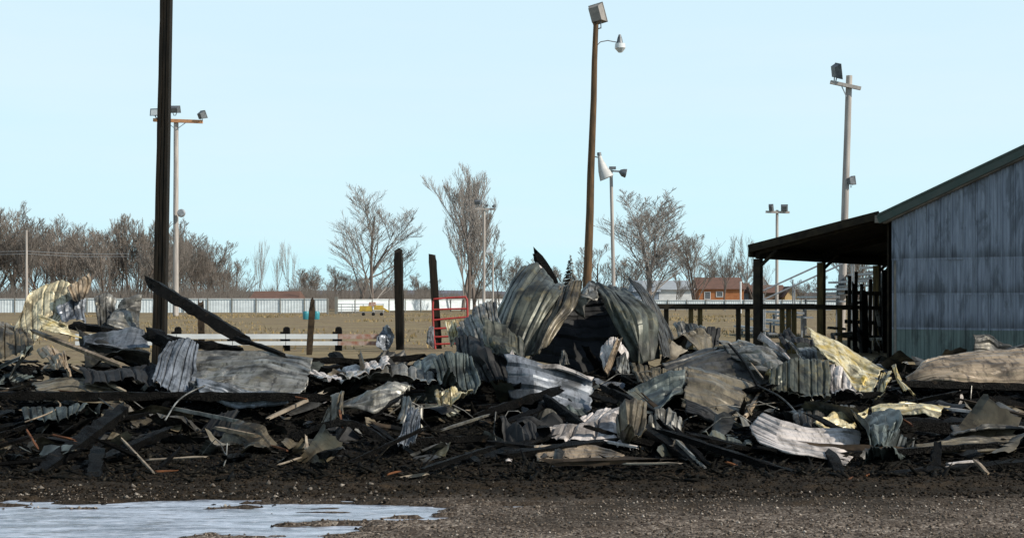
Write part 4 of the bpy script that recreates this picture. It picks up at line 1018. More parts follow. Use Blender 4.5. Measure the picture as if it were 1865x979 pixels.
sheet('twisted_fence_end', 'twisted silver scrap of wire and metal at the right end of guard rail', [[(394,372,41.8),(399,368,41.8),(402,372,41.8)], [(393,384,41.8),(399,382,41.7),(404,384,41.8)], [(396,394,41.8),(400,396,41.8),(405,392,41.8)]], M['blue'], folds=5, amp=.25, seed=405)
# red gate
Y = 43.5
g = empty('red_gate', tuple(P(451, 397, Y))); g.location.z = 0
gq = lambda x, y, d=0: P(x, y, Y+d) - g.location
for i, (x0, x1, y0, y1) in enumerate(((451, 487, 341.5, 339), (451, 488, 353, 352), (451, 489, 364.5, 361), (451, 488, 374, 372), (451, 487, 383, 382), (451, 487, 391, 390))):
    MB().tube([gq(x0, y0), gq((x0+x1)/2, (y0+y1)/2-.2), gq(x1, y1)], .03, 8).build('crossbar', M['red'], g, smooth=40)
MB().tube([gq(453,396), gq(451,380), gq(450,350), gq(450.4,344), gq(452.5,341)], .035, 8).build('upright', M['red'], g, smooth=40)
MB().tube([gq(489,396), gq(488.5,380), gq(488,350), gq(487.6,342), gq(486,339.2)], .035, 8).build('upright', M['red'], g, smooth=40)
tag(g, 'red tubular steel farm gate standing left of the mound', 'gate')
sheet('bent_plate', 'blue grey bent plate leaning at the foot of red gate', [[(444,378,43),(447,371,43),(451,372,43)], [(443,390,43),(447,392,43),(451,396,43)]], M['blue'], folds=2, amp=.1, seed=406)

# white boundary fence, panel by panel
def panel_fence(label, pts, pitch, z0, z1, Yf):
    f = empty('panel_fence', tuple(P(pts[0], HY, Yf(pts[0])))); f.location.z = 0
    xa, xb = pts
    n = int((xb-xa)/pitch)
    A = P(xa, HY, Yf(xa)); B = P(xb, HY, Yf(xb))
    d = (B-A)/n; L = d.length; rz = math.atan2(d.y, d.x)
    pm = MB()
    for k in range(8):                                    # ribbed sheet panel
        x0 = .05 + (L-.10)*k/8; w = (L-.10)/8
        pm.add([(x0, 0, z0), (x0+w*.7, 0, z0), (x0+w*.85, -.03, z0), (x0+w, 0, z0), (x0, 0, z1), (x0+w*.7, 0, z1), (x0+w*.85, -.03, z1), (x0+w, 0, z1)], [(0,1,5,4),(1,2,6,5),(2,3,7,6)])
    pme = pm.mesh('panel'); pme.materials.append(M['fence_white'])
    po = MB().box((0, -.05, (z1+.02)/2), (.10, .10, z1+.04)).mesh('post'); po.materials.append(M['fence_post'])
    tp = MB().box((L/2, -.05, z1-.03), (L-.11, .07, .07)).mesh('top_rail'); tp.materials.append(M['white'])
    for i in range(n):
        for nm, me in (('panel', pme), ('post', po), ('top_rail', tp)):
            o = link(nm, me, None, f); o.location = (A + d*i) - Vector((A.x, A.y, A.z)); o.location.z = .0; o.rotation_euler = (0, 0, rz)
            if nm == 'panel': o.location.z = random.uniform(-.03, .03)
    tag(f, label, 'fence')
panel_fence('long white panel fence across the infield left of the yard gate', (-140, 336), 26, .18, 1.62, lambda x: 141)
panel_fence('white panel fence running back behind the bare trees', (345, 640), 14.5, .22, 1.52, lambda x: 150 + (x-345)*.18)
panel_fence('pale low panel fence in front of the far houses', (645, 1000), 20, .35, 1.45, lambda x: 172)
panel_fence('pale fence far behind the building on the right', (1180, 1900), 24, .35, 1.45, lambda x: 172)
# pipe gate in the fence
Y = 139
g = empty('pipe_gate', tuple(P(345, 358, Y))); g.location.z = 0
gq = lambda x, y: P(x, y, Y) - g.location
MB().box(gq(344.5, 349) , (.3, .3, 1.9)).build('gate_post', M['fence_post'], g)
MB().box(gq(335, 350) , (.2, .2, 1.7)).build('gate_post', M['fence_post'], g)
for y in (347, 350, 353, 356):
    MB().tube([gq(346, y), gq(396, y+.3)], .04, 6).build('crossbar', M['steel'], g)
for x in (350, 362, 374, 386, 396):
    MB().tube([gq(x, 346.5), gq(x, 357)], .04, 6).build('upright', M['steel'], g)
tag(g, 'low grey pipe gate standing in front of the white fence', 'gate')
# yellow implement
Y = 128
t = empty('yellow_machine', tuple(P(384, 358, Y))); t.location.z = 0
t.scale = (.8, .8, .8)
tag(t, 'small yellow farm machine parked before the white fence', 'machine')
MB().box((-.75, 0, .85), (1.5, .9, .62), taper=.9).box((.75, 0, .95), (1.1, .9, .55), taper=.85).build('body', M['yellow'], t)
MB().box((.0, 0, 1.35), (.9, .7, .5), taper=.8).build('engine_cover', M['rust'], t)
for x in (-1.0, .15, 1.1):
    MB().tube([(x, -.5, .2), (x, -.35, .2)], .20, 14).build('wheel', M['rubber'], t, smooth=40)
MB().bar((1.2, 0, .9), (1.9, 0, .5), .2, .2).build('drawbar', M['yellow'], t)
# cyan barrels
for i, (px, lb) in enumerate(((311.5, 'cyan plastic barrel left of the short dark post'), (322.5, 'cyan plastic barrel right of the short dark post'))):
    b = empty('plastic_barrel', tuple(P(px, 364, 106))); b.location.z = 0
    MB().tube([(0,0,0),(0,0,.08),(0,0,.4),(0,0,.56),(0,0,.61)], [.24,.26,.27,.26,.23], 14).build('drum', M['cyan'], b, smooth=40)
    MB().tube([(0,0,.61),(0,0,.64)], [.20,.20], 12).build('lid', M['cyan'], b)
    tag(b, lb, 'barrel')
# dry grass tufts on the dirt
n = 16000
x = rng.uniform(-40, 40, n); y = 40 + 98*rng.random(n)**.7
k = (fbm(x*.15, y*.08, 3) > .02); x, y = x[k], y[k]; n = len(x)
hh = rng.uniform(.04, .16, n); a = rng.uniform(0, 6.28, n); w = .05
V = np.zeros((n, 3, 3)); V[:, 0] = np.stack([x-w*np.cos(a), y-w*np.sin(a), 0*x-.05], -1); V[:, 1] = np.stack([x+w*np.cos(a), y+w*np.sin(a), 0*x-.05], -1)
V[:, 2] = np.stack([x+rng.normal(0, .06, n), y, hh+.05], -1)
M['drygrass'] = simple('dry_grass', (.36, .27, .14), (.20, .15, .07), .3, .9, bs_=0)
tag(link('dry_grass', np_mesh('dry_grass', V.reshape(-1, 3), np.arange(n*3).reshape(n, 3), quads=False), M['drygrass']), 'dry grass tufts over the brown infield', 'grass', kind='stuff')

# ------------------------------------------------------------------ metal building and lean-to
U = Vector((.819, -.573, 0)); N_ = Vector((.573, .819, 0))       # along the gable wall / back along the side
O0 = Vector((6.97, 39.0, 0))                                    # front corner post of the lean-to
def B(s, d, z): return O0 + U*s + N_*d + Vector((0, 0, z))
S0, S1, SM = 3.95, 15.4, 9.7
ZE = 3.93; SL = .425
def zroof(s): return ZE + SL*(s-S0) if s <= SM else ZE + SL*(SM-S0) - SL*(s-SM)
rzb = math.atan2(U.y, U.x)
def wall_mat(name, a, b, c):
    m, t, p = new_mat(name)
    gp = nd(t, 'ShaderNodeNewGeometry')
    mp = nd(t, 'ShaderNodeMapping'); mp.inputs['Scale'].default_value = (9, 9, .8); t.links.new(gp.outputs['Position'], mp.inputs['Vector'])
    mp2 = nd(t, 'ShaderNodeMapping'); mp2.inputs['Scale'].default_value = (3.2, 3.2, .8); t.links.new(gp.outputs['Position'], mp2.inputs['Vector'])
    n1 = noise(t, mp.outputs[0], 1.6, 8, .62, .4); n2 = noise(t, mp2.outputs[0], .9, 8, .66, .8)
    cc = mix(t, ramp(t, n1, .38, .62), a, b)
    cc = mix(t, mul(t, ramp(t, n2, .50, .60), .75), cc, c)
    sz = nd(t, 'ShaderNodeSeparateXYZ'); t.links.new(gp.outputs['Position'], sz.inputs[0])
    mp3 = nd(t, 'ShaderNodeMapping'); mp3.inputs['Scale'].default_value = (2.6, 2.6, .35); t.links.new(gp.outputs['Position'], mp3.inputs['Vector'])
    n7 = noise(t, mp3.outputs[0], 1.5, 5, .6)
    for zs_ in (2.67, 1.75, .84):                     # grime caught above each lap of the cladding
        up_ = nd(t, 'ShaderNodeMath', operation='MULTIPLY_ADD'); t.links.new(n7, up_.inputs[0]); up_.inputs[1].default_value = -1.5; t.links.new(sz.outputs['Z'], up_.inputs[2])
        g_ = mul(t, ramp(t, sz.outputs['Z'], zs_-.01, zs_+.01), ramp(t, up_.outputs[0], zs_-.42, zs_-.85))
        cc = mix(t, mul(t, g_, .75), cc, tuple(x*.35 for x in c))
    t.links.new(cc, p.inputs['Base Color']); p.inputs['Roughness'].default_value = .5; p.inputs['Metallic'].default_value = .15
    bump(t, p, n1, .3, .02)
    return m
M['wall'] = wall_mat('blue_grey_cladding', (.25, .285, .35), (.165, .19, .24), (.075, .09, .115))
M['wall_low'] = wall_mat('green_grey_cladding', (.13, .175, .165), (.09, .125, .12), (.04, .056, .054))
M['roof_green'] = simple('green_roof', (.035, .06, .05), (.06, .075, .065), 3, .6, .2)
M['trim'] = simple('scorched_trim', (.24, .21, .18), (.10, .10, .09), 3, .7)
M['soot'] = simple('sooty_timber', (.014, .012, .010), (.035, .028, .018), 4, .8)
M['olive'] = simple('olive_timber', (.13, .09, .035), (.05, .038, .018), 4, .75, sc=(3, 3, .5))
bl = empty('metal_shed', tuple(B(S0, 0, 0)), rzb)
tag(bl, 'blue grey ribbed metal shed with a sloping green roof edge at right', 'shed')
# inside the shed's own frame: x along the gable, y back, z up
pw = .318; ncol = int((S1-S0)/pw); pw = (S1-S0)/ncol
seams = [(-.05, .78, 'wall_low', 0.0), (.785, 1.70, 'wall', .016), (1.70, 2.62, 'wall', .036), (2.62, None, 'wall', .056)]
def panel_mesh(z0, zl, zr):
    prof = [(0.002, .0), (.014, -.036), (.038, -.036), (.052, 0), (pw*.36, 0), (pw*.36+.014, -.015), (pw*.36+.03, 0), (pw*.68, 0), (pw*.68+.014, -.015), (pw*.68+.03, 0), (pw-.004, 0)]
    vs = []; fs = []
    for x, y in prof:
        vs += [(x, y, z0), (x, y, zl+(zr-zl)*x/pw)]
    for k in range(len(prof)-1): fs.append((2*k, 2*k+2, 2*k+3, 2*k+1))
    me = bpy.data.meshes.new('wall_panel'); me.from_pydata(vs, [], fs); me.update(); return me
shared = {}
for i in range(ncol):
    x = i*pw
    for j, (z0, z1, mt, proud) in enumerate(seams):
        if z1 is None:
            me = panel_mesh(z0, zroof(S0+x)-.02, zroof(S0+x+pw)-.02); me.materials.append(M[mt])
        else:
            if j not in shared:
                shared[j] = panel_mesh(z0, z1+.04, z1+.04); shared[j].materials.append(M[mt])
            me = shared[j]
        o = link('wall_panel', me, None, bl); o.location = (x, -proud - random.uniform(0, .006), 0)
        o.rotation_euler = (random.uniform(-.004, .004), 0, 0)
MB().box((.06, .02, ZE/2), (.12, .10, ZE)).build('corner_trim', M['trim'], bl)
MB().box(((S1-S0)-.06, .02, ZE/2), (.12, .10, ZE)).build('corner_trim', M['trim'], bl)
# side and back walls of the shed
LB = 26
m = MB(); m.box((.05, LB/2+.1, ZE/2-.02), (.08, LB, ZE-.05)); m.box((S1-S0-.05, LB/2+.1, ZE/2-.02), (.08, LB, ZE-.05)); m.box(((S1-S0)/2, LB+.1, ZE/2), (S1-S0, .08, ZE-.04))
m.build('side_wall', M['wall'], bl)
dx = SM-S0; rise = SL*dx
for sgn in (0, 1):
    xa, xb = (-.28, dx) if sgn == 0 else (S1-S0+.28, dx)
    za = ZE - SL*.28; zb = ZE+rise
    vs = []
    for yy in (-.35, LB+.4):
        for zz in (.06, .0):
            vs += [(xa, yy, za+zz), (xb, yy, zb+zz)]
    fs = [(0,1,5,4), (6,7,3,2), (0,2,3,1), (4,5,7,6), (0,4,6,2), (1,3,7,5)]
    MB().add(vs, fs).build('roof', M['roof_green'], bl)
    # rake trim board below the roof edge
    MB().bar((xa, -.30, za-.11), (xb - (.02 if sgn == 0 else -.02), -.30, zb-.11), .05, .20).build('rake_board', M['roof_green'], bl)
    MB().bar((xa+(.1 if sgn == 0 else -.1), -.14, za-.16), (xb, -.14, zb-.20), .22, .10).build('soffit', M['trim'], bl)
MB().box((-.30, -.15, ZE-.20), (.14, .34, .20)).build('eave_return', M['trim'], bl)

# lean-to on the left of the shed
lt = empty('lean_to', tuple(B(0, 0, 0)), rzb)
tag(lt, 'black open lean-to roof on posts against the left of shed', 'lean-to')
LD = 16.0; ze = 3.04; zt = 3.86
for k in range(14):                                                # roof boards laid from the shed to the eave
    y0 = -.2 + k*(LD+.2)/14; y1 = y0 + (LD+.2)/14 - .012
    vs = [(-.12, y0, ze), (3.70, y0, zt), (3.70, y1, zt), (-.12, y1, ze), (-.12, y0, ze+.05), (3.70, y0, zt+.05), (3.70, y1, zt+.05), (-.12, y1, ze+.05)]
    MB().add(vs, [(3,2,1,0),(4,5,6,7),(0,1,5,4),(1,2,6,5),(2,3,7,6),(3,0,4,7)]).build('roof_board', M['soot'], lt)
MB().bar((-.13, -.24, ze-.02), (3.68, -.24, zt-.02), .05, .22).build('rake_board', M['soot'], lt)
MB().bar((-.14, -.2, ze-.12), (-.14, LD, ze-.12), .06, .28).build('eave_beam', M['soot'], lt)
MB().bar((.02, .0, ze-.20), (.02, LD, ze-.20), .12, .20).build('header_beam', M['soot'], lt)
for k, d in enumerate((0.05, 4.7, 9.6, 14.5)):
    MB().box((.02, d, (ze-.3)/2-.02), (.21, .21, ze-.28)).build('post', M['soot' if k == 0 else 'olive'], lt)
    MB().bar((.05, d, ze-.55), (.6, d, ze-.06), .07, .12, (0,1,0)).build('knee_brace', M['soot'], lt)
    MB().bar((.05, d, ze-.10), (3.6, d, zt-.10), .09, .16).build('rafter', M['soot'], lt)
MB().box((3.72, LD/2+.3, 1.9), (.05, LD, 3.8)).build('back_wall', M['soot'], lt)

# charred rail in front of the lean-to
cf = empty('charred_rail', tuple(P(800, 380, 40))); cf.location.z = 0
q = lambda x, z, d=0: P(x, HY, 40+d) - cf.location + Vector((0, 0, z-CZ))
MB().bar(q(688, 1.37), q(868, 1.37), .10, .16).build('rail', M['soot'], cf)
MB().bar(q(868, 1.36, .1), q(915, 1.33, .6), .10, .14).build('rail', M['soot'], cf)
for k, (x, mt) in enumerate(((706, 'soot'), (733, 'olive'), (743, 'olive'), (785, 'soot'), (795, 'soot'), (833, 'olive'), (840, 'olive'), (846, 'olive'), (896, 'olive'))):
    MB().box(q(x, .64, .15), (.13, .12, 1.34)).build('post', M[mt], cf)
tag(cf, 'charred wooden rail on posts in front of the lean-to', 'railing')

# bleachers behind the lean-to
bx = empty('bleachers', tuple(P(870, 350, 56))); bx.location.z = 0
tag(bx, 'grey metal bleachers with sloping handrails seen through the lean-to', 'bleachers')
x0 = (812-CX)*56/F - bx.location.x
for i in range(9):
    x = x0 + i*.72; z = .35 + i*.33
    MB().box((x, 3, z), (.30, 7, .09)).build('seat_plank', M['steel'], bx)
    MB().box((x+.33, 3, z-.18), (.36, 7, .07)).build('foot_plank', M['steel'], bx)
    for yy in (0, 3, 6):
        MB().box((x+.15, yy, z/2-.1), (.08, .08, z)).build('leg', M['steel'], bx)
for yy in (-.45, -.1):
    dz = .9 if yy < -.3 else 1.25
    MB().tube([(x0-.4, yy, .4+dz+.1), (x0+6.2, yy, .4+dz+3.1)], .04, 6).build('handrail', M['steel'], bx)
    for i in range(6):
        x = x0 + i*1.2
        MB().tube([(x, yy, 0), (x, yy, .55+dz+i*.55)], .03, 6).build('stanchion', M['steel'], bx)
# dark clutter against the shed under the lean-to
for i, (px, py0, py1, w, lb) in enumerate(((912, 325, 400, 5, 'dark upright frame member beside the shed, left'), (922, 332, 405, 7, 'dark burnt cupboard like frame beside the shed, middle'), (945, 310, 405, 6, 'dark burnt stud standing against the shed corner'))):
    post(lb, px, py0, py1, w, 40.5, 'char', 1, 'burnt_stud', 'stud', 420+i)
sf = empty('burnt_stall_frame', tuple(P(930, 400, 42))); sf.location.z = 0
tag(sf, 'dark burnt stall frame of studs and rails beside the shed corner', 'stall frame')
q = lambda px, z, d=0: Vector(((px-930)*42/F, d, z))
for k, px in enumerate((906, 914, 921, 929, 936, 943, 950)):
    MB().bar(q(px, 0, .1*(k % 3)), q(px+1, 2.3-.12*k+.25*(k % 2), .1*(k % 3)), .09, .10, (0, 1, 0)).build('stud', M['soot'], sf)
for k, z in enumerate((.45, .9, 1.35, 1.8)):
    MB().bar(q(904, z, .28), q(951, z-.06, .28), .07, .12).build('rail', M['soot'], sf)
for k, (px, z) in enumerate(((909, 1.55), (917, 1.1), (925, 1.5), (932, .75), (939, 1.25), (946, 1.6))):
    MB().box(q(px, z, .36), (.17, .03, .30)).build('board_scrap', M['galv' if k % 2 else 'olive'], sf)
r = np.random.default_rng(5)
for i in range(16):
    x = r.uniform(880, 948); y = r.uniform(345, 395); L = r.uniform(10, 40); v = r.random() < .5
    a = P(x, y, 40+r.uniform(-1, 2)); b = P(x+(L*.2 if v else L), y+(L if v else r.uniform(-4, 4)), 40+r.uniform(-1, 2)); b.z = max(b.z, .05)
    beam('burnt_frame_piece', 'burnt piece of frame heaped under the lean-to', a, b, .08, .08, M['char'] if i % 3 else M['galv'], 430+i, 'frame piece', 'burnt frame pieces heaped under the lean-to', seg=5)

# ------------------------------------------------------------------ houses
def house(label, x0, x1, ze, zr, Y, wallm, roofm, depth=8, gable=False, name='house', wins=()):
    A = P(x0, HY, Y); w = (x1-x0)*Y/F
    e = empty(name, (A.x, Y, 0))
    MB().box((w/2, depth/2, ze/2), (w, depth, ze)).build('wall', wallm, e)
    ov = .35
    if gable:
        MB().add([(0,0,ze+.003),(w,0,ze+.003),(w/2,0,zr-.05),(0,.2,ze+.003),(w,.2,ze+.003),(w/2,.2,zr-.05)], [(0,1,2),(5,4,3),(0,3,4,1),(1,4,5,2),(2,5,3,0)]).build('gable', wallm, e)
        vs = [(-ov,-ov,ze-.12),(w/2,-ov,zr),(w+ov,-ov,ze-.12),(-ov,depth+ov,ze-.12),(w/2,depth+ov,zr),(w+ov,depth+ov,ze-.12)]
        vs += [(x, y, z+.12) for x, y, z in vs]
        MB().add(vs, [(0,1,4,3),(1,2,5,4),(6,9,10,7),(7,10,11,8),(0,6,7,1),(1,7,8,2),(3,4,10,9),(4,5,11,10),(0,3,9,6),(2,8,11,5)]).build('roof', roofm, e)
    else:
        vs = [(-ov,-ov,ze+.003),(w+ov,-ov,ze+.003),(w+ov,depth+ov,ze+.003),(-ov,depth+ov,ze+.003),(-ov*.6,depth/2,zr),(w+ov*.6,depth/2,zr)]
        MB().add(vs, [(3,2,1,0),(0,1,5,4),(2,3,4,5),(1,2,5),(3,0,4)]).build('roof', roofm, e)
    for (wx, wz, ww, wh) in wins:
        f = MB(); 
        for (cx, cz, bw, bh) in ((wx, wz+wh/2, ww+.12, .08), (wx, wz-wh/2, ww+.12, .08), (wx-ww/2, wz, .08, wh-.09), (wx+ww/2, wz, .08, wh-.09)):
            f.box((cx, -.04, cz), (bw, .09, bh))
        fo = f.build('window', M['white'], e)
        MB().box((wx, -.01, wz), (ww-.08, .03, wh-.08)).build('pane', M['lamp_metal'], fo)
    return tag(e, label, 'house' if name == 'house' else 'garage')
M['brick'] = simple('orange_brick', (.40, .17, .075), (.32, .13, .06), 2, .85)
M['roof_brown'] = simple('brown_shingle', (.16, .095, .075), (.12, .075, .06), 2, .9)
M['roof_grey'] = simple('grey_shingle', (.34, .37, .40), (.28, .31, .34), 2, .85)
M['siding_yellow'] = simple('yellow_siding', (.62, .44, .22), (.55, .38, .19), 2, .8)
M['house_dark'] = simple('brown_wall', (.20, .14, .10), (.16, .11, .08), 2, .8)
g = house('white garage with a grey roof right of the mound', 698, 735, 2.9, 4.3, 200, M['white'], M['roof_grey'], 9, name='garage')
w2 = house('left side of the white garage, its shade painted in blue grey', 672, 697.5, 2.6, 4.3, 199, simple('shaded_garage_wall', (.30, .36, .44), (.26, .31, .39), 2, .8), M['roof_grey'], 9, name='garage')  # garage's shaded side as its own block, shade put into the wall colour
house('orange brick house with a brown roof behind the bare trees', 742, 791, 3.1, 5.0, 215, M['brick'], M['roof_brown'], 9, wins=((1.3, 2.1, .9, 1.1), (3.2, 2.3, 1.0, .8)))
house('long brown roofed house seen through the left bay of lean-to', 802, 838, 2.6, 4.0, 235, M['house_dark'], M['roof_brown'], 9)
house('small yellow gabled house seen through the lean-to', 836, 851.5, 1.9, 3.6, 232, M['siding_yellow'], M['roof_brown'], 12, gable=True)
house('white gabled house seen at the left bay of lean-to', 806, 819, 3.6, 5.6, 260, M['white'], M['white'], 8, gable=True)
house('pale house behind the thin tree right of the brick house', 790, 800, 2.6, 4.4, 240, M['roof_grey'], M['roof_brown'], 8)
# low dark roof behind the fence at left
house('low dark open stand behind the fence, left of centre', 252, 300, 1.6, 2.6, 180, M['house_dark'], M['roof_brown'], 6, name='garage')

# far hills
def ridge(name, Y, base, amp, seed, mat, x0=-4000, x1=4000):
    xs = np.linspace(x0, x1, 260); mb = MB(); vs = []
    for x in xs:
        z = base + amp*float(fbm(np.array([x/400.+seed]), np.array([seed*1.0]), 4)[0])
        vs += [(x, Y, -3), (x, Y+60, z), (x, Y+500, -3)]
    fs = []
    for i in range(len(xs)-1):
        fs += [(i*3, i*3+3, i*3+4, i*3+1), (i*3+1, i*3+4, i*3+5, i*3+2)]
    mb.add(vs, fs); return tag(mb.build(name, mat, smooth=60), kind='structure')
M['hill'] = simple('haze_tinted_hill', (.16, .165, .20), (.12, .125, .15), .01, .95, bs_=0)  # blue-grey cast: distance haze painted into the hill colour
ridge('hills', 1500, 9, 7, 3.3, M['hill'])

# ------------------------------------------------------------------ bare trees
def make_tree(H, spread, levels, seed, trunks=1, up=.35, kids=(7, 6, 5, 4), r0=.022, first=.18, twr=.028):
    r = random.Random(seed)
    tk, cr = MB(), MB()
    def grow(p, d, L, rad, lev):
        n = 5 if lev == 0 else (4 if lev < 3 else 2)
        pts = [p]; dd = d.normalized(); q = p
        for i in range(n):
            wob = .09 if lev == 0 else .12
            dd = (dd + Vector((r.gauss(0, wob), r.gauss(0, wob), r.gauss(0, wob)*.6 + up*.16*(lev > 0)))).normalized()
            q = q + dd*(L/n); pts.append(q)
        endr = max(rad*.4, twr*.45)
        rr = [rad + (endr-rad)*i/n for i in range(n+1)]
        (tk if lev == 0 else cr).tube(pts, rr, 6 if lev == 0 else (4 if lev == 1 else 3), cap=False)
        if lev >= levels: return
        k = kids[min(lev, len(kids)-1)]
        for j in range(k):
            f = (first if lev == 0 else .22) + (1-(first if lev == 0 else .22))*(j+r.random()*.8)/k
            f = min(f, .98); x = f*n; i = min(int(x), n-1)
            q = pts[i].lerp(pts[i+1], x-i); base_d = (pts[i+1]-pts[i]).normalized()
            az = r.uniform(0, 2*math.pi); side = Vector((math.cos(az), math.sin(az), 0))
            a = r.uniform(.35, .85)*spread
            nd_ = (base_d*math.cos(a) + side*math.sin(a) + Vector((0, 0, up*.35))).normalized()
            grow(q, nd_, L*(1-.55*f)*r.uniform(.55, .85), max(rad*(1-.5*f)*.5, twr*.62), lev+1)
    for t in range(trunks):
        az = r.uniform(0, 6.28); ln = .0 if trunks == 1 else .16
        grow(Vector((r.uniform(-.2, .2)*trunks*.4, r.uniform(-.2, .2), -.1)), Vector((math.cos(az)*ln, math.sin(az)*ln, 1)), H*r.uniform(.62, .74), H*r0*.72*(1 if trunks == 1 else .8), 0)
    return tk.mesh('trunk'), cr.mesh('crown')
def fit(me_pair, H):
    """scale so the tallest point is H"""
    zs = max(v.co.z for v in me_pair[1].vertices)
    s = H/zs
    for me in me_pair:
        me.transform(__import__('mathutils').Matrix.Scale(s, 4))
    return me_pair
def put_tree(name, label, pair, px, topy, Y, mats, group=None, base=None, rz=0, sx=1.0):
    H = CZ - (topy-HY)*Y/F
    e = empty(name, tuple(P(px, HY, Y))); e.location.z = -.05; e.rotation_euler[2] = rz
    e.scale = (H*sx, H*sx, H)
    for nm, me in zip(('trunk', 'crown'), pair):
        o = link(nm, me, None, e)
        if not me.materials: me.materials.append(mats[0 if nm == 'trunk' else 1])
    return tag(e, label, 'tree', group)
mg = (M['bark'], M['twig']); mdk = (M['bark_dark'], M['twig_dark'])
big1 = fit(make_tree(1, 1.15, 4, 5, trunks=2, kids=(8, 6, 6, 5), up=.28, r0=.024, first=.12, twr=.0014), 1)
big2 = fit(make_tree(1, .75, 4, 8, trunks=3, kids=(8, 7, 6, 5), up=.95, r0=.020, first=.15, twr=.0012), 1)
big3 = fit(make_tree(1, 1.2, 4, 14, trunks=2, kids=(10, 8, 6, 5), up=.25, r0=.022, first=.12, twr=.0018), 1)
big4 = fit(make_tree(1, .90, 4, 21, trunks=2, kids=(7, 6, 6, 5), up=.6, r0=.024, first=.2, twr=.0016), 1)
thin = fit(make_tree(1, .45, 3, 31, trunks=2, kids=(9, 6, 4), up=1.0, r0=.010, first=.15, twr=.0016), 1)
wood = [fit(make_tree(1, .85, 4, 40+i, trunks=1+i % 2, kids=(8, 6, 5, 4), up=.5, r0=.018, first=.15, twr=.0020), 1) for i in range(4)] + [fit(make_tree(1, 1.15, 4, 51, trunks=1, kids=(11, 6, 5, 4), up=.2, r0=.016, first=.3, twr=.0018), 1), fit(make_tree(1, .6, 4, 58, trunks=3, kids=(8, 6, 5, 4), up=.8, r0=.015, first=.3, twr=.0018), 1)]
wood_mats = mdk
put_tree('bare_tree', 'broad bare tree with forked trunks above the yellow machine', big1, 378, 216, 165, mg, rz=.4)
put_tree('bare_tree', 'tallest bare tree with upright limbs behind the leaning post', big2, 446, 184, 168, mg, rz=1.0, sx=1.15)
put_tree('bare_tree', 'short bare tree low against the tallest tree', wood[0], 480, 262, 160, mdk, rz=.3)
put_tree('bare_tree', 'small bare tree under the curved street lamp', wood[1], 521, 288, 158, mdk, rz=2)
put_tree('bare_tree', 'large round crowned bare tree right of the brown pole', big3, 680, 215, 190, mg, rz=.2, sx=1.05)
put_tree('bare_tree', 'bare tree with dark spreading limbs before the brick house', big4, 742, 266, 185, mdk, rz=.9, sx=1.1)
put_tree('bare_tree', 'slender pale bare tree just left of the lean-to post', thin, 793, 266, 190, mg, rz=1.9, sx=1.3)
put_tree('bare_tree', 'small bare tree in front of the white garage', wood[2], 712, 308, 178, mdk, rz=1.1)
put_tree('bare_tree', 'thin bare tree rising alone right of the left woods', thin, 262, 272, 195, mg, rz=.5, sx=.6)
put_tree('bare_tree', 'thin pale bare tree between the woods and fork trunked tree', thin, 291, 274, 200, mg, rz=2.5, sx=.8)
put_tree('bare_tree', 'bare tree behind the lean-to, right bay', big4, 925, 268, 150, mdk, rz=2.2)
put_tree('bare_tree', 'bare tree behind the lean-to, middle bay', wood[3], 900, 282, 175, mdk, rz=.7)
put_tree('bare_tree', 'bare tree seen above the left bay of the lean-to', thin, 815, 300, 230, mg, rz=.7)
put_tree('bare_tree', 'crooked storm broken tree between black column and woods', big4, 158, 262, 150, mdk, rz=.1, sx=.8)
tops = [(-110,240),(-85,236),(-60,243),(-38,238),(-18,246),(0,243),(14,252),(26,258),(40,254),(52,268),(66,262),(80,264),(94,262),(106,256),(118,262),(130,254),(142,262),(156,268),(170,270),(184,272),(196,276),(208,282),(220,292),(232,308)]
for i, (x, ty) in enumerate(tops):
    put_tree('woodland_tree', 'bare brown tree, front row of the left woods, %s' % ('outside the left edge' if x < 0 else 'behind the cream sheet' if x < 80 else 'left of the black column' if x < 145 else 'right of the black column'), wood[(0, 1, 2, 3, 0, 2, 5)[i % 7]], x, ty+9*math.sin(i*2.3)-2, 178+7*math.sin(i*1.7), mdk, 'bare trees in the woods at left', rz=i*1.37, sx=1.0)
for i, (x, ty) in enumerate(tops):
    put_tree('woodland_tree', 'bare brown tree, deeper in the left woods, %s' % ('outside the left edge' if x < 0 else 'behind the cream sheet' if x < 80 else 'left of the black column' if x < 145 else 'right of the black column'), wood[(i+1) % 4], x+7, ty+5+6*math.cos(i*1.9), 215+5*math.sin(i), mdk, 'bare trees deeper in the woods at left', rz=i*2.1, sx=1.25)
low = [(302,312),(316,304),(330,303),(343,308),(356,312),(366,316),(398,316),(408,318),(430,312),(442,318),(545,300),(556,308),(590,296),(612,300),(640,280),(655,290),(765,292),(778,300),(868,318),(856,322),(885,315)]
for i, (x, ty) in enumerate(low):
    put_tree('scrub_tree', 'small bare tree far across the infield, %s' % ('left of the yellow machine' if x < 370 else 'between the two tall bare trees' if x < 450 else 'behind the mound' if x < 700 else 'by the brick house' if x < 800 else 'seen through the lean-to'), wood[i % 6], x, ty, 235+8*math.sin(i*2), mdk, 'small bare trees across the infield', rz=i*.9, sx=1.5)
for i in range(16):                                                # beyond the shed
    x = 1480+i*34
    put_tree('roadside_tree', 'bare tree standing beyond the shed', wood[i % 4] if i % 3 else big3, x, 262+18*math.sin(i*1.9), 190+8*math.sin(i), mdk, 'bare trees beyond the shed', rz=i*1.1, sx=1.1)
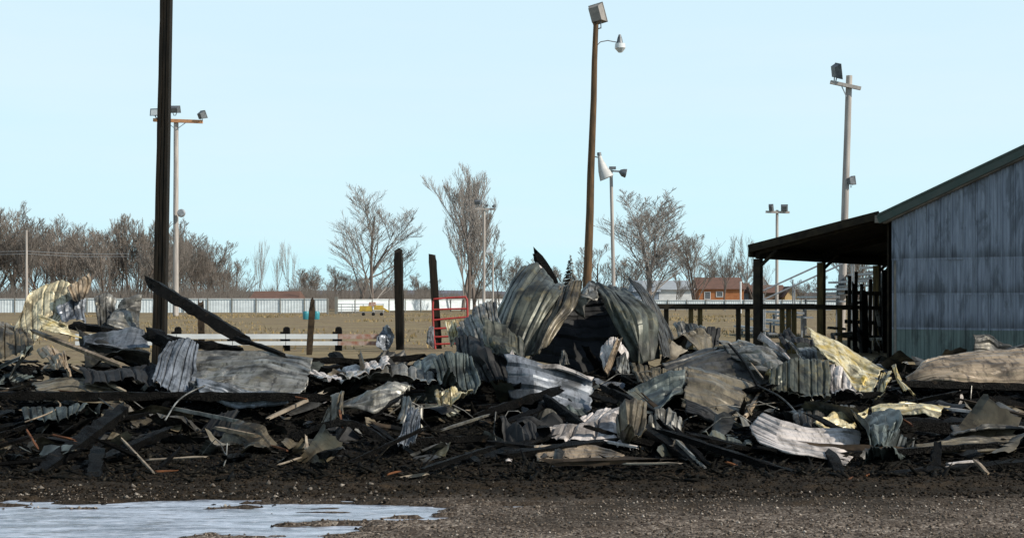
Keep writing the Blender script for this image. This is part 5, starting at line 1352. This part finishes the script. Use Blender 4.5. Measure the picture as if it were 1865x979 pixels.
# conifer
c = empty('conifer', tuple(P(601, HY, 230))); c.location.z = 0
H = CZ + (HY-293)*230/F
MB().tube([(0, 0, 0), (0, 0, H*.95)], [.14, .03], 6).build('trunk', M['bark_dark'], c)
m = MB(); rr = random.Random(3)
for i in range(420):
    z = H*(.12 + .88*rr.random()**1.2); rad = (H-z)*.30*rr.uniform(.6, 1.15)+.05; a = rr.uniform(0, 6.28)
    p = Vector((math.cos(a)*rad, math.sin(a)*rad, z - rad*.25)); s = .22
    m.add([(0, 0, z), p+Vector((math.sin(a)*s, -math.cos(a)*s, -.1)), p+Vector((-math.sin(a)*s, math.cos(a)*s, .05))], [(0, 1, 2)])
m.build('foliage', M['pine'], c)
tag(c, 'small dull conifer showing above the top of mound', 'tree')

# brush: twiggy undergrowth along the far side of the fence
def brush(n, xr, yr, hr, name, label, mat, pxdep=True):
    x = rng.uniform(*xr, n); y = rng.uniform(*yr, n)
    X = (x-CX)*y/F
    hh = rng.uniform(*hr, n)*(.6+.6*vnoise(x*.11, y*0)); a = rng.uniform(0, 6.28, n); w = rng.uniform(.02, .05, n)
    dx = rng.normal(0, .45, n)*hh*.5
    z0 = rng.uniform(0, .45, n)*hh
    V = np.zeros((n, 3, 3)); V[:, 0] = np.stack([X-w, y, z0-.05], -1); V[:, 1] = np.stack([X+w, y, z0-.05], -1); V[:, 2] = np.stack([X+dx, y+rng.normal(0, .3, n), z0+hh*.6], -1)
    return tag(link(name, np_mesh(name, V.reshape(-1, 3), np.arange(n*3).reshape(n, 3), quads=False), mat), label, 'undergrowth', kind='stuff')
brush(26000, (-160, 245), (160, 235), (1.2, 4.6), 'woodland_undergrowth', 'brown twiggy undergrowth filling the woods at left', M['twig_dark'])
brush(26000, (240, 660), (190, 245), (1.8, 4.2), 'far_undergrowth', 'low brown brush along the far side of the infield', M['twig_dark'])
brush(12000, (640, 1000), (240, 275), (2.5, 5.0), 'village_undergrowth', 'brown brush behind the far houses', M['twig_dark'])
brush(14000, (1400, 2100), (190, 235), (2.5, 5.0), 'roadside_undergrowth', 'brown brush beyond the shed', M['twig_dark'])
